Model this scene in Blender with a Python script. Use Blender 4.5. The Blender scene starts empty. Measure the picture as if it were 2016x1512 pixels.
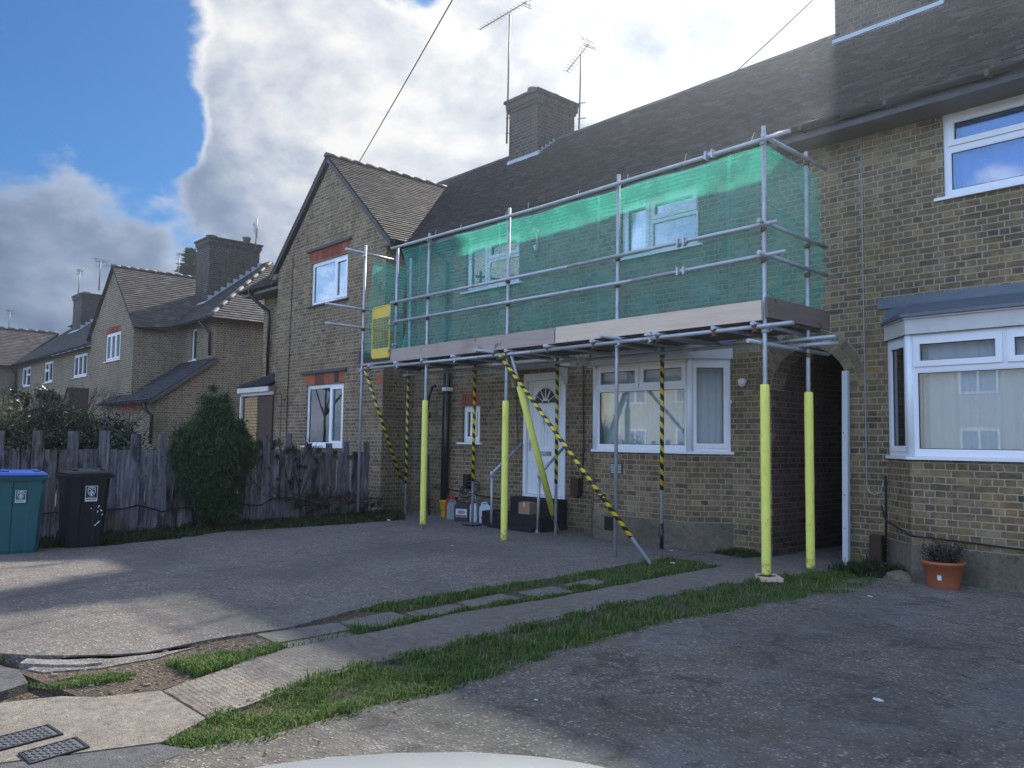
import bpy, bmesh, math, random
from mathutils import Vector, Matrix
random.seed(7)
R = math.radians
C = bpy.context.scene.collection
scn = bpy.context.scene

# ------------------------------------------------------------------ camera
cam_d = bpy.data.cameras.new("camera"); cam = bpy.data.objects.new("camera", cam_d); C.objects.link(cam)
cam_d.sensor_width = 36; cam_d.lens = 1600 / 2016 * 36; cam_d.clip_end = 2000; cam_d.clip_start = 0.05
yaw, pit, rol = R(47.817), R(4.0054), R(0.7606)
F = Vector((-math.sin(yaw) * math.cos(pit), math.cos(yaw) * math.cos(pit), math.sin(pit)))
R0 = Vector((math.cos(yaw), math.sin(yaw), 0)); U0 = R0.cross(F)
RX = R0 * math.cos(rol) + U0 * math.sin(rol); UX = -R0 * math.sin(rol) + U0 * math.cos(rol)
cam.matrix_world = Matrix(((RX.x, UX.x, -F.x, 0), (RX.y, UX.y, -F.y, 0), (RX.z, UX.z, -F.z, 1.45), (0, 0, 0, 1)))
scn.camera = cam

# ------------------------------------------------------------------ exposure, sun, sky
scn.view_settings.view_transform = 'Standard'; scn.view_settings.look = 'None'
scn.view_settings.exposure = 0.92; scn.view_settings.gamma = 1
SUN = Vector((-0.47, 1.0, 0.86)).normalized()
sd = bpy.data.lights.new("sun", 'SUN'); sd.energy = 4.2; sd.angle = R(1.2); sd.color = (1, .93, .82)
so = bpy.data.objects.new("sun", sd); C.objects.link(so); so.location = (0, 0, 30)
so.rotation_euler = SUN.to_track_quat('Z', 'Y').to_euler()
w = bpy.data.worlds.new("World"); scn.world = w; w.use_nodes = True


class NT:
    """small helper for building node trees"""
    def __init__(s, tree):
        s.t = tree; s.n = tree.nodes; s.l = tree.links
    def node(s, typ, **kw):
        n = s.n.new(typ)
        for k, v in kw.items():
            if k.startswith('i_'):
                key = k[2:]
                key = int(key) if key.isdigit() else key.replace('_', ' ')
                s.put(n.inputs[key], v)
            else:
                setattr(n, k, v)
        return n
    def put(s, sock, v):
        if hasattr(v, 'is_output') or isinstance(v, bpy.types.NodeSocket):
            s.l.new(v, sock)
        else:
            sock.default_value = v
    def math(s, op, a, b=0.0, c=0.0, clamp=False):
        n = s.n.new('ShaderNodeMath'); n.operation = op; n.use_clamp = clamp
        s.put(n.inputs[0], a); s.put(n.inputs[1], b); s.put(n.inputs[2], c)
        return n.outputs[0]
    def vmath(s, op, a, b=(0, 0, 0), scale=None):
        n = s.n.new('ShaderNodeVectorMath'); n.operation = op
        s.put(n.inputs[0], a); s.put(n.inputs[1], b)
        if scale is not None: s.put(n.inputs['Scale'], scale)
        return n.outputs['Value'] if op in ('DOT_PRODUCT', 'LENGTH', 'DISTANCE') else n.outputs[0]
    def mix(s, f, a, b, blend='MIX'):
        n = s.n.new('ShaderNodeMix'); n.data_type = 'RGBA'; n.blend_type = blend; n.clamp_factor = True
        s.put(n.inputs[0], f)
        for i, v in ((6, a), (7, b)):
            if isinstance(v, tuple) and len(v) == 3: v = v + (1,)
            s.put(n.inputs[i], v)
        return n.outputs[2]
    def ramp(s, f, stops, interp='LINEAR'):
        n = s.n.new('ShaderNodeValToRGB'); cr = n.color_ramp; cr.interpolation = interp
        while len(cr.elements) < len(stops): cr.elements.new(0.5)
        for e, (p, c) in zip(cr.elements, stops):
            e.position = p
            if isinstance(c, (int, float)): c = (c, c, c)
            e.color = tuple(c) + (1,)
        s.put(n.inputs[0], f)
        return n.outputs[0]
    def noise(s, vec, scale, detail=4, rough=.55, dist=0.0, out=0):
        n = s.n.new('ShaderNodeTexNoise')
        if vec is not None: s.put(n.inputs['Vector'], vec)
        n.inputs['Scale'].default_value = scale; n.inputs['Detail'].default_value = detail
        n.inputs['Roughness'].default_value = rough; n.inputs['Distortion'].default_value = dist
        return n.outputs[out]
    def smooth(s, v, a, b):
        n = s.n.new('ShaderNodeMapRange'); n.interpolation_type = 'SMOOTHSTEP'
        s.put(n.inputs[0], v); n.inputs[1].default_value = a; n.inputs[2].default_value = b
        return n.outputs[0]


def pixdir(x, y):
    return (F * 1600 + RX * (x - 1008) - UX * (y - 756)).normalized()


def build_sky():
    t = NT(w.node_tree); w.node_tree.nodes.clear()
    out = t.node('ShaderNodeOutputWorld'); bg = t.node('ShaderNodeBackground')
    tc = t.node('ShaderNodeTexCoord'); d = t.vmath('NORMALIZE', tc.outputs['Generated'])
    sky = t.node('ShaderNodeTexSky', sky_type='NISHITA', sun_disc=False)
    sky.sun_elevation = math.asin(SUN.z); sky.sun_rotation = math.atan2(SUN.x, SUN.y)
    sky.air_density = 1.0; sky.dust_density = 0.6; sky.ozone_density = 2.0
    blue = t.mix(1.0, sky.outputs[0], (.0155, .037, .058), 'MULTIPLY')
    # cloud cover, laid out by compass direction
    sep = t.node('ShaderNodeSeparateXYZ'); t.put(sep.inputs[0], d)
    p = t.vmath('MULTIPLY', d, (1, 1, 1.55))
    def cn(q): return t.noise(q, 4.3, 11, .54, .12)
    n1 = cn(p)
    sh = pixdir(1330, -60) * .030 + Vector((0, 0, .030))
    n1b = cn(t.vmath('ADD', p, tuple(sh)))
    n2 = t.noise(t.vmath('ADD', p, (3.7, 1.3, 0)), 13, 8, .6, .2)
    n3 = t.noise(t.vmath('ADD', p, (9.1, 5.2, 2)), 2.4, 5, .5)
    def blob(x, y, r0, r1):
        dd = t.vmath('DOT_PRODUCT', d, tuple(pixdir(x, y)))
        return t.smooth(dd, math.cos(R(r1)), math.cos(R(r0)))
    # openings of clear sky
    hole = t.math('MULTIPLY', blob(75, 120, 0, 12.8), .98)
    hole = t.math('ADD', hole, t.math('MULTIPLY', blob(330, 250, 0, 3.4), .5))
    hole = t.math('ADD', hole, t.math('MULTIPLY', blob(-20, 70, 0, 6), .5))
    hole = t.math('ADD', hole, t.math('MULTIPLY', blob(800, -60, 0, 4.0), .55))
    hole = t.math('SUBTRACT', hole, t.math('MULTIPLY', blob(60, 440, 2, 9), .45))
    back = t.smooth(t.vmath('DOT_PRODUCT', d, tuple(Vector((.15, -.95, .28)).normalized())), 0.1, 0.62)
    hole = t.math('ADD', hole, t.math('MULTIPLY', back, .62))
    cov = t.math('ADD', t.math('MULTIPLY', t.math('SUBTRACT', n1, .5), 2.7), t.math('MULTIPLY', t.math('SUBTRACT', n2, .5), .45))
    cov = t.math('SUBTRACT', t.math('ADD', cov, .50), hole)
    mask = t.smooth(cov, -.05, .22)
    thick = t.smooth(cov, .02, .34)
    relief = t.math('MULTIPLY', t.math('SUBTRACT', n1, n1b), 2.3)
    glow = t.vmath('DOT_PRODUCT', d, tuple(pixdir(1330, -60)))
    g = t.smooth(glow, math.cos(R(46)), math.cos(R(4)))
    edge = t.math('SUBTRACT', 1, thick)
    v = t.math('ADD', .19, t.math('MULTIPLY', edge, .50))
    v = t.math('ADD', v, t.math('MULTIPLY', g, .60))
    v = t.math('ADD', v, relief)
    v = t.math('ADD', v, t.math('MULTIPLY', t.math('SUBTRACT', n2, .5), .28))
    v = t.math('ADD', v, t.math('MULTIPLY', t.math('SUBTRACT', n3, .5), .6))
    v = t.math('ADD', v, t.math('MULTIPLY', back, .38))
    v = t.math('MAXIMUM', v, .04)
    col = t.ramp(v, [(0.0, (.075, .105, .165)), (.25, (.125, .165, .24)), (.5, (.205, .24, .305)), (.78, (.355, .375, .41)), (1, (.49, .485, .475))])
    blue = t.mix(back, blue, t.mix(1.0, sky.outputs[0], (.22, .245, .29), 'MULTIPLY'))  # sky behind the camera boosted to light the shaded fronts
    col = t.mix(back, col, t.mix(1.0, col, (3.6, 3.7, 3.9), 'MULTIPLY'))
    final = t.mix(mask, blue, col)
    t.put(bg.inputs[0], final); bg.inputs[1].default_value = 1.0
    t.l.new(bg.outputs[0], out.inputs[0])
build_sky()

# ------------------------------------------------------------------ materials
MATS = {}
def newmat(name):
    m = bpy.data.materials.new(name); m.use_nodes = True; m.node_tree.nodes.clear()
    t = NT(m.node_tree); out = t.node('ShaderNodeOutputMaterial')
    b = t.node('ShaderNodeBsdfPrincipled'); t.l.new(b.outputs[0], out.inputs[0])
    MATS[name] = m
    return m, t, b, out

def setp(t, b, col=None, rough=None, metal=None, spec=None, normal=None):
    if col is not None:
        if isinstance(col, tuple) and len(col) == 3: col = col + (1,)
        t.put(b.inputs['Base Color'], col)
    if rough is not None: t.put(b.inputs['Roughness'], rough)
    if metal is not None: t.put(b.inputs['Metallic'], metal)
    if spec is not None: t.put(b.inputs['Specular IOR Level'], spec)
    if normal is not None: t.put(b.inputs['Normal'], normal)

def bump(t, h, dist=.01, strength=1.0):
    n = t.node('ShaderNodeBump'); n.inputs['Distance'].default_value = dist; n.inputs['Strength'].default_value = strength
    t.put(n.inputs['Height'], h)
    return n.outputs[0]

def objco(t):
    return t.node('ShaderNodeTexCoord').outputs['Object']

def plain(name, col, rough=.6, metal=0.0, var=.25, scale=8, spec=.4, bmp=0.0):
    m, t, b, o = newmat(name)
    co = objco(t); n = t.noise(co, scale, 6, .6)
    c = t.mix(n, tuple(x * (1 - var) for x in col), tuple(min(1, x * (1 + var)) for x in col))
    setp(t, b, c, rough, metal, spec)
    if bmp: setp(t, b, normal=bump(t, t.noise(co, scale * 6, 4), bmp))
    return m

def brickmat(name, stops, mortar=(.30, .27, .21), grime=.5, msize=.011):
    m, t, b, o = newmat(name)
    co = objco(t); geo = t.node('ShaderNodeNewGeometry')
    s = t.node('ShaderNodeSeparateXYZ'); t.put(s.inputs[0], co)
    n = t.node('ShaderNodeSeparateXYZ'); t.put(n.inputs[0], geo.outputs['True Normal'])
    u = t.math('SUBTRACT', t.math('MULTIPLY', s.outputs[1], n.outputs[0]), t.math('MULTIPLY', s.outputs[0], n.outputs[1]))
    cv = t.node('ShaderNodeCombineXYZ'); t.put(cv.inputs[0], t.math('ADD', u, 60.0)); t.put(cv.inputs[1], s.outputs[2])
    wob = t.vmath('MULTIPLY', t.vmath('SUBTRACT', t.noise(co, 9, 6, .62, out=1), (.5, .5, .5)), (.026, .019, 0))
    v = t.vmath('ADD', cv.outputs[0], wob)
    def br(c1, c2, mo, ms):
        k = t.node('ShaderNodeTexBrick', offset=.5, offset_frequency=2, squash=.5, squash_frequency=2)
        t.put(k.inputs['Vector'], v); k.inputs['Scale'].default_value = 1
        k.inputs['Color1'].default_value = c1; k.inputs['Color2'].default_value = c2; k.inputs['Mortar'].default_value = mo
        k.inputs['Mortar Size'].default_value = ms; k.inputs['Mortar Smooth'].default_value = .35
        k.inputs['Brick Width'].default_value = .225; k.inputs['Row Height'].default_value = .075
        return k
    k = br((0, 0, 0, 1), (1, 1, 1, 1), (.5, .5, .5, 1), 0.0)
    k2 = br((0, 0, 0, 1), (1, 1, 1, 1), (.5, .5, .5, 1), msize)
    fac = k2.outputs['Fac']
    tone = t.ramp(k.outputs['Color'], stops)
    cont = t.ramp(t.noise(t.vmath('MULTIPLY', co, (1, 1, 1.8)), 6.5, 9, .68), [(.30, stops[0][1]), (.43, stops[1][1]), (.52, stops[2][1]), (.62, stops[-2][1]), (.74, stops[-1][1])])
    tone = t.mix(.52, tone, cont)
    fine = t.noise(co, 34, 6, .7)
    tone = t.mix(t.math('MULTIPLY', t.smooth(fine, .5, .8), .45), tone, (.055, .045, .036))
    tone = t.mix(t.math('MULTIPLY', t.smooth(t.noise(co, 17, 6, .7), .5, .75), .5), tone, t.mix(1.0, tone, (1.7, 1.6, 1.4), 'MULTIPLY'))
    tone = t.mix(t.math('MULTIPLY', t.smooth(t.noise(t.vmath('ADD', co, (2, 8, 1)), 12, 6, .7), .5, .7), .5), tone, t.mix(1.0, tone, (.45, .43, .42), 'MULTIPLY'))
    mo = t.mix(t.noise(co, 3.5, 5, .6), tuple(x * .55 for x in mortar), tuple(x * 1.1 for x in mortar))
    hue = t.smooth(t.noise(co, 1.7, 4, .6), .5, .68)
    tone = t.mix(t.math('MULTIPLY', hue, .5), tone, t.mix(1.0, tone, (1.15, .92, .68), 'MULTIPLY'))
    tone = t.mix(t.math('MULTIPLY', t.smooth(t.noise(t.vmath('ADD', co, (5, 5, 5)), 1.2, 5, .6), .52, .66), .6), tone, t.mix(1.0, tone, (.62, .60, .62), 'MULTIPLY'))
    col = t.mix(fac, tone, mo)
    big = t.noise(t.vmath('MULTIPLY', co, (1, 1, .55)), .9, 6, .62)
    col = t.mix(t.math('MULTIPLY', t.smooth(big, .44, .72), grime), col, t.mix(1.0, col, (.38, .36, .35), 'MULTIPLY'))
    st = t.smooth(t.noise(t.vmath('MULTIPLY', co, (3.2, 3.2, .33)), 1.5, 6, .62), .55, .68)
    col = t.mix(t.math('MULTIPLY', st, .38), col, t.mix(1.0, col, (.50, .49, .50), 'MULTIPLY'))
    pl = t.smooth(t.noise(t.vmath('ADD', co, (8, 3, 6)), 1.9, 5, .6), .62, .68)
    col = t.mix(t.math('MULTIPLY', pl, .35), col, (.30, .26, .19))
    # darker and slightly greener towards the ground
    g = t.smooth(s.outputs[2], .75, .05)
    col = t.mix(t.math('MULTIPLY', g, .45), col, t.mix(1.0, col, (.42, .45, .38), 'MULTIPLY'))
    h = t.math('ADD', t.math('MULTIPLY', fac, -1.0), t.math('MULTIPLY', fine, .5))
    setp(t, b, col, .9, 0, .2, bump(t, h, .008, .9))
    return m

brickmat('brick', [(0, (.060, .050, .044)), (.2, (.125, .090, .058)), (.45, (.215, .152, .075)), (.65, (.165, .115, .068)), (.85, (.265, .195, .100)), (1, (.36, .28, .155))], (.40, .365, .30), msize=.0075)
brickmat('brick_far', [(0, (.07, .055, .045)), (.3, (.13, .095, .055)), (.6, (.19, .14, .075)), (1, (.28, .21, .12))], (.36, .32, .25), grime=.35, msize=.014)
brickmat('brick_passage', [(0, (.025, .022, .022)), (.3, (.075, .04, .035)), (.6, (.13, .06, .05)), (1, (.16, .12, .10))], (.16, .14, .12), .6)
brickmat('brick_chimney', [(0, (.018, .017, .018)), (.3, (.04, .034, .03)), (.5, (.055, .045, .038)), (.8, (.085, .065, .052)), (1, (.12, .092, .072))], (.15, .14, .13), .6)
brickmat('brick_buff', [(0, (.36, .24, .11)), (.5, (.43, .29, .14)), (1, (.50, .35, .18))], (.22, .16, .10), .1)

def islandmat(name, stops, rough=.8, spec=.3, nvar=.35, nscale=20, bmp=.004, metal=0, trans=0.0):
    m, t, b, o = newmat(name)
    geo = t.node('ShaderNodeNewGeometry'); co = objco(t)
    c = t.ramp(geo.outputs['Random Per Island'], stops)
    n = t.noise(co, nscale, 5, .65)
    c = t.mix(t.math('MULTIPLY', t.smooth(n, .4, .7), nvar), c, t.mix(1.0, c, (.35, .35, .35), 'MULTIPLY'))
    setp(t, b, c, rough, metal, spec)
    if bmp: setp(t, b, normal=bump(t, n, bmp))
    if trans:
        tr = t.node('ShaderNodeBsdfTranslucent'); t.put(tr.inputs[0], c)
        mx = t.node('ShaderNodeMixShader'); mx.inputs[0].default_value = trans
        t.l.new(b.outputs[0], mx.inputs[1]); t.l.new(tr.outputs[0], mx.inputs[2]); t.l.new(mx.outputs[0], o.inputs[0])
    return m

def tilemat(name, stops, moss):
    m, t, b, o = newmat(name)
    geo = t.node('ShaderNodeNewGeometry'); co = objco(t)
    c = t.ramp(geo.outputs['Random Per Island'], stops)
    n = t.noise(co, 1.3, 6, .65); f = t.noise(co, 30, 5, .7)
    c = t.mix(t.math('MULTIPLY', t.smooth(n, .5, .72), moss), c, (.07, .075, .035))
    c = t.mix(t.math('MULTIPLY', t.smooth(f, .55, .7), .6), c, (.20, .19, .17))
    setp(t, b, c, .68, 0, .35, bump(t, f, .005, .7))
tilemat('tile_dark', [(0, (.030, .030, .036)), (.5, (.050, .048, .054)), (.85, (.070, .067, .070)), (1, (.105, .098, .096))], .25)
tilemat('tile_brown', [(0, (.045, .037, .035)), (.5, (.075, .062, .057)), (.9, (.105, .086, .078)), (1, (.15, .13, .12))], .35)
tilemat('tile_shaded', [(0, (.022, .024, .032)), (.6, (.035, .037, .048)), (1, (.06, .06, .07))], .15)  # the lean-to roof's shading is put into this darker tile colour
islandmat('voussoir', [(0, (.08, .06, .045)), (.4, (.17, .125, .075)), (.8, (.27, .20, .11)), (1, (.13, .10, .075))], .9, .2, .5, 30)
islandmat('red_brick', [(0, (.16, .035, .022)), (.5, (.26, .055, .032)), (1, (.34, .09, .05))], .85, .2, .45, 30)
islandmat('red_tile', [(0, (.33, .07, .035)), (.55, (.40, .10, .05)), (.8, (.28, .09, .06)), (1, (.05, .035, .035))], .8, .2, .3, 9)
islandmat('grass', [(0, (.045, .085, .022)), (.4, (.080, .150, .034)), (.75, (.13, .22, .052)), (.90, (.17, .23, .07)), (1, (.34, .28, .15))], .6, .25, .2, 3, 0, trans=.35)
islandmat('weeds', [(0, (.018, .035, .014)), (.6, (.04, .075, .022)), (1, (.075, .085, .035))], .6, .25, .2, 3, 0, trans=.25)
islandmat('conifer', [(0, (.014, .036, .016)), (.5, (.032, .075, .028)), (.85, (.065, .125, .045)), (1, (.12, .09, .04))], .7, .2, .3, 3, 0, trans=.2)
islandmat('leaf_dark', [(0, (.010, .022, .012)), (.5, (.025, .05, .022)), (.85, (.055, .085, .04)), (1, (.14, .17, .11))], .38, .5, .3, 3, 0, trans=.15)
islandmat('leaf_grey', [(0, (.05, .07, .04)), (.5, (.10, .12, .075)), (.85, (.16, .17, .11)), (1, (.30, .28, .13))], .6, .3, .3, 3, 0, trans=.25)
islandmat('leaf_lime', [(0, (.07, .10, .02)), (.5, (.14, .18, .035)), (1, (.27, .30, .07))], .6, .3, .3, 3, 0, trans=.3)
islandmat('twig', [(0, (.03, .025, .022)), (1, (.085, .065, .05))], .9, .2, .3, 9, 0)
islandmat('dead_leaf', [(0, (.025, .02, .018)), (.6, (.06, .045, .04)), (1, (.12, .10, .08))], .8, .2, .3, 9, 0)
islandmat('pebble', [(0, (.08, .065, .05)), (.6, (.15, .125, .10)), (1, (.30, .26, .20))], .8, .3, .3, 30)
islandmat('fence_wood', [(0, (.05, .047, .05)), (.5, (.085, .08, .085)), (1, (.13, .12, .12))], .85, .25, .5, 7)

def woodmat(name, lo, hi, axis=(1, 14, 14), knots=True):
    m, t, b, o = newmat(name)
    co = objco(t); geo = t.node('ShaderNodeNewGeometry')
    off = t.vmath('ADD', t.vmath('MULTIPLY', co, axis), t.vmath('SCALE', (7, 3, 9), scale=geo.outputs['Random Per Island']))
    n = t.noise(off, 2.2, 7, .6, .4)
    c = t.mix(n, lo, hi)
    c = t.mix(t.math('MULTIPLY', geo.outputs['Random Per Island'], .12 if 'board' in name else .45), c, t.mix(1.0, c, (.55, .55, .6), 'MULTIPLY'))
    k = t.smooth(t.noise(co, 5.0, 3, .5), .66, .72)
    c = t.mix(t.math('MULTIPLY', k, .7), c, tuple(x * .3 for x in lo))
    c = t.mix(t.math('MULTIPLY', t.smooth(t.noise(co, 1.6, 5, .6), .5, .75), .4), c, tuple(x * .6 for x in lo))
    setp(t, b, c, .85, 0, .25, bump(t, n, .006, .7))
def fencemat():
    m, t, b, o = newmat('fence_grey'); co = objco(t); geo = t.node('ShaderNodeNewGeometry'); rp = geo.outputs['Random Per Island']
    q = t.vmath('ADD', t.vmath('MULTIPLY', co, (9, 9, .9)), t.vmath('SCALE', (7, 3, 9), scale=rp))
    n = t.noise(q, 2.4, 8, .68, .5); n2 = t.noise(t.vmath('ADD', t.vmath('MULTIPLY', co, (2.2, 2.2, 1.0)), t.vmath('SCALE', (3, 5, 2), scale=rp)), 1.6, 6, .62)
    c = t.ramp(n, [(.3, (.06, .060, .068)), (.46, (.15, .15, .165)), (.6, (.25, .25, .27)), (.75, (.40, .40, .42))])
    c = t.mix(t.math('MULTIPLY', t.smooth(n2, .50, .62), .85), c, t.mix(1.0, c, (.24, .22, .22), 'MULTIPLY'))
    c = t.mix(t.math('MULTIPLY', t.smooth(t.noise(co, 1.1, 4, .6), .5, .62), .7), c, t.mix(1.0, c, (.80, .58, .44), 'MULTIPLY'))
    c = t.mix(t.math('MULTIPLY', rp, .5), c, t.mix(1.0, c, (.45, .45, .48), 'MULTIPLY'))
    c = t.mix(t.smooth(t.noise(co, 14, 2, .5), .74, .78), c, (.02, .018, .016))
    setp(t, b, c, .9, 0, .2, bump(t, n, .012, 1))
fencemat()
woodmat('board_pale', (.50, .375, .285), (.76, .615, .48), (.6, 12, 12))
woodmat('board_grey', (.27, .215, .185), (.48, .39, .34), (.6, 12, 12))
woodmat('board_brown', (.10, .075, .065), (.23, .17, .15), (12, .6, 12))
woodmat('deck_wood', (.035, .032, .032), (.10, .09, .085), (.6, 12, 12))

def concrete(name, base, dark, peb, pebscale=70, pebamt=.6, stain=.6, rib=0.0, stainscale=.55, bmp=.006, film=.3, patch=0.0):
    m, t, b, o = newmat(name)
    co = objco(t)
    n = t.noise(co, stainscale, 8, .62, .4); n2 = t.noise(co, 3.1, 6, .65); n3 = t.noise(co, 60, 3, .6)
    v = t.node('ShaderNodeTexVoronoi'); t.put(v.inputs['Vector'], co); v.inputs['Scale'].default_value = pebscale
    v.inputs['Randomness'].default_value = 1
    vc = t.node('ShaderNodeSeparateColor'); t.put(vc.inputs[0], v.outputs['Color'])
    col = t.mix(n2, tuple(x * .78 for x in base), tuple(x * 1.2 for x in base))
    pm = t.math('MULTIPLY', t.smooth(v.outputs['Distance'], .55, .25), t.smooth(vc.outputs[0], .35, .6))
    pc = t.ramp(vc.outputs[1], [(0, tuple(x * .35 for x in peb)), (.5, tuple(x * .8 for x in peb)), (1, peb)])
    col = t.mix(t.math('MULTIPLY', pm, pebamt), col, pc)
    # scattered bright stones
    v2 = t.node('ShaderNodeTexVoronoi'); t.put(v2.inputs['Vector'], t.vmath('ADD', co, t.vmath('SCALE', t.noise(co, 30, 2, .5, out=1), scale=.012))); v2.inputs['Scale'].default_value = pebscale * .42
    vs = t.node('ShaderNodeSeparateColor'); t.put(vs.inputs[0], v2.outputs['Color'])
    rr = t.math('ADD', .06, t.math('MULTIPLY', t.math('POWER', vs.outputs[1], 2.5), .26))
    bs = t.math('MULTIPLY', t.smooth(t.math('SUBTRACT', rr, v2.outputs['Distance']), -.03, .05), t.smooth(vs.outputs[2], .70, .78))
    col = t.mix(t.math('MULTIPLY', bs, pebamt * .9), col, t.mix(vs.outputs[0], (.20, .175, .14), (.46, .43, .37)))
    cg = t.noise(co, 11, 7, .72)
    col = t.mix(t.math('MULTIPLY', t.smooth(cg, .50, .38), .45), col, t.mix(1.0, col, (.50, .50, .52), 'MULTIPLY'))
    col = t.mix(t.math('MULTIPLY', t.smooth(cg, .52, .64), .5), col, t.mix(1.0, col, (1.5, 1.48, 1.42), 'MULTIPLY'))
    if patch:
        a1 = t.smooth(t.noise(t.vmath('ADD', t.vmath('MULTIPLY', co, (1, .8, 1)), (4, 2, 0)), .75, 8, .66, .8), .50, .60)
        col = t.mix(t.math('MULTIPLY', a1, patch), col, t.mix(.72, col, (.225, .228, .228)))
        a2 = t.smooth(t.noise(t.vmath('ADD', co, (11, 7, 0)), 1.1, 8, .7, .6), .50, .60)
        col = t.mix(t.math('MULTIPLY', a2, patch), col, t.mix(.5, col, (.10, .082, .045)))
        a3 = t.smooth(t.noise(t.vmath('ADD', co, (1, 17, 0)), 2.2, 9, .74, .9), .54, .60)
        col = t.mix(t.math('MULTIPLY', a3, patch), col, t.mix(1.0, col, (.42, .42, .44), 'MULTIPLY'))
    dk = t.smooth(n, .40, .66)
    col = t.mix(t.math('MULTIPLY', dk, stain), col, t.mix(.75, col, dark))
    col = t.mix(t.math('MULTIPLY', t.smooth(t.noise(co, 1.4, 7, .7, .6), .56, .7), film), col, t.mix(.6, col, (.30, .30, .29)))
    gr = t.noise(co, 26, 6, .75)
    col = t.mix(t.math('MULTIPLY', t.smooth(gr, .46, .36), .55), col, t.mix(1.0, col, (.40, .40, .42), 'MULTIPLY'))
    col = t.mix(t.math('MULTIPLY', t.smooth(gr, .54, .66), .5), col, t.mix(1.0, col, (1.7, 1.65, 1.55), 'MULTIPLY'))
    h = t.math('ADD', t.math('ADD', t.math('MULTIPLY', pm, .7), t.math('MULTIPLY', n3, .6)), t.math('MULTIPLY', gr, 1.2))
    if rib:
        wv = t.node('ShaderNodeTexWave', wave_type='BANDS', bands_direction='Y'); t.put(wv.inputs['Vector'], co)
        wv.inputs['Scale'].default_value = 9; wv.inputs['Distortion'].default_value = 1.2; wv.inputs['Detail'].default_value = 3; wv.inputs['Detail Scale'].default_value = 3
        h = t.math('ADD', h, t.math('MULTIPLY', wv.outputs['Fac'], rib))
        col = t.mix(t.math('MULTIPLY', wv.outputs['Fac'], .05), col, t.mix(1.0, col, (.4, .4, .4), 'MULTIPLY'))
    setp(t, b, col, .88, 0, .25, bump(t, h, bmp, .9))
concrete('drive_left', (.185, .165, .150), (.085, .080, .076), (.52, .47, .40), 42, .85, .6, stainscale=.5, bmp=.016, patch=.22)
concrete('drive_right', (.165, .150, .130), (.070, .068, .065), (.50, .46, .39), 44, .85, .65, stainscale=.55, bmp=.016, film=.5, patch=.6)
concrete('path_concrete', (.21, .185, .16), (.12, .105, .095), (.32, .28, .24), 80, .5, .5, rib=.30, bmp=.012, patch=.25)
concrete('pavement_concrete', (.215, .19, .16), (.13, .115, .098), (.30, .26, .21), 110, .35, .4)
concrete('soil_mat', (.10, .072, .050), (.045, .034, .026), (.34, .29, .21), 46, .75, .6, stainscale=1.4, bmp=.02)
concrete('tarmac', (.095, .095, .098), (.05, .05, .05), (.20, .20, .20), 90, .6, .3)
concrete('flagstone', (.19, .175, .155), (.10, .095, .088), (.24, .22, .19), 150, .2, .5, film=.5)
concrete('render_plinth', (.17, .145, .105), (.055, .055, .045), (.2, .18, .14), 150, .15, .75, stainscale=1.3)
concrete('black_paint', (.018, .018, .020), (.010, .010, .010), (.12, .12, .12), 60, .12, .4, film=.35)
concrete('cement', (.30, .29, .27), (.16, .15, .14), (.4, .38, .35), 60, .4, .4, bmp=.02)
plain('lead', (.11, .135, .17), .5, .3, .25, 6, .5, .004)
plain('lead_pale', (.33, .38, .44), .5, .2, .2, 6, .5, .004)
plain('upvc', (.74, .76, .79), .32, 0, .06, 5, .5)
plain('upvc_dull', (.50, .52, .55), .45, 0, .10, 5, .4)
plain('fascia_white', (.55, .54, .52), .6, 0, .18, 4, .3)
plain('seal_black', (.02, .02, .022), .5, 0, .1)
plain('black_plastic', (.012, .013, .016), .33, 0, .3, 9, .5)
plain('dark_metal', (.05, .052, .058), .5, .6, .4, 14, .5)
plain('rust', (.13, .07, .045), .7, .4, .5, 40, .4)
m_, t_, b_, o_ = newmat('foam_yellow')
c_ = t_.mix(t_.noise(objco(t_), 5, 5, .6), (.70, .70, .13), (.84, .84, .20))
c_ = t_.mix(t_.math('MULTIPLY', t_.smooth(t_.noise(t_.vmath('MULTIPLY', objco(t_), (3, 3, 1)), 7, 7, .72), .56, .68), .55), c_, (.36, .34, .12))
sz_ = t_.node('ShaderNodeSeparateXYZ'); t_.put(sz_.inputs[0], objco(t_))
c_ = t_.mix(t_.math('MULTIPLY', t_.math('MULTIPLY', t_.smooth(sz_.outputs[2], .35, .0), t_.smooth(t_.noise(objco(t_), 16, 6, .7), .42, .62)), .75), c_, (.16, .13, .07))
setp(t_, b_, c_, .8, 0, .2, bump(t_, t_.noise(objco(t_), 20, 4, .6), .004))
plain('gate_yellow', (.62, .42, .03), .42, 0, .22, 9, .5)
plain('white_metal', (.66, .68, .70), .5, 0, .15, 10, .4)
plain('unlit_black', (.012, .012, .014), .9)  # near-black standing in for the darkness of unlit rooms and holes
plain('terracotta', (.36, .11, .055), .62, 0, .2, 11, .35)
plain('pot_clay', (.17, .10, .075), .85, 0, .3, 12)
plain('wood_dark', (.045, .02, .014), .6)
plain('bin_teal', (.018, .105, .125), .42, 0, .25, 4, .45, .001)
plain('bin_black', (.012, .014, .020), .4, 0, .3, 4, .45, .001)
plain('bin_blue', (.012, .06, .30), .4, 0, .2, 4, .45)
plain('sticker', (.62, .66, .68), .5, 0, .08)
plain('bucket_yellow', (.60, .40, .02), .45)
plain('can_red', (.35, .02, .018), .4)
plain('jerry_grey', (.22, .24, .26), .45)
plain('jerry_dark', (.03, .032, .036), .5)
plain('bottle_white', (.50, .56, .62), .4)
plain('label_blue', (.03, .12, .40), .5)
plain('label_red', (.45, .03, .03), .5)
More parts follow.
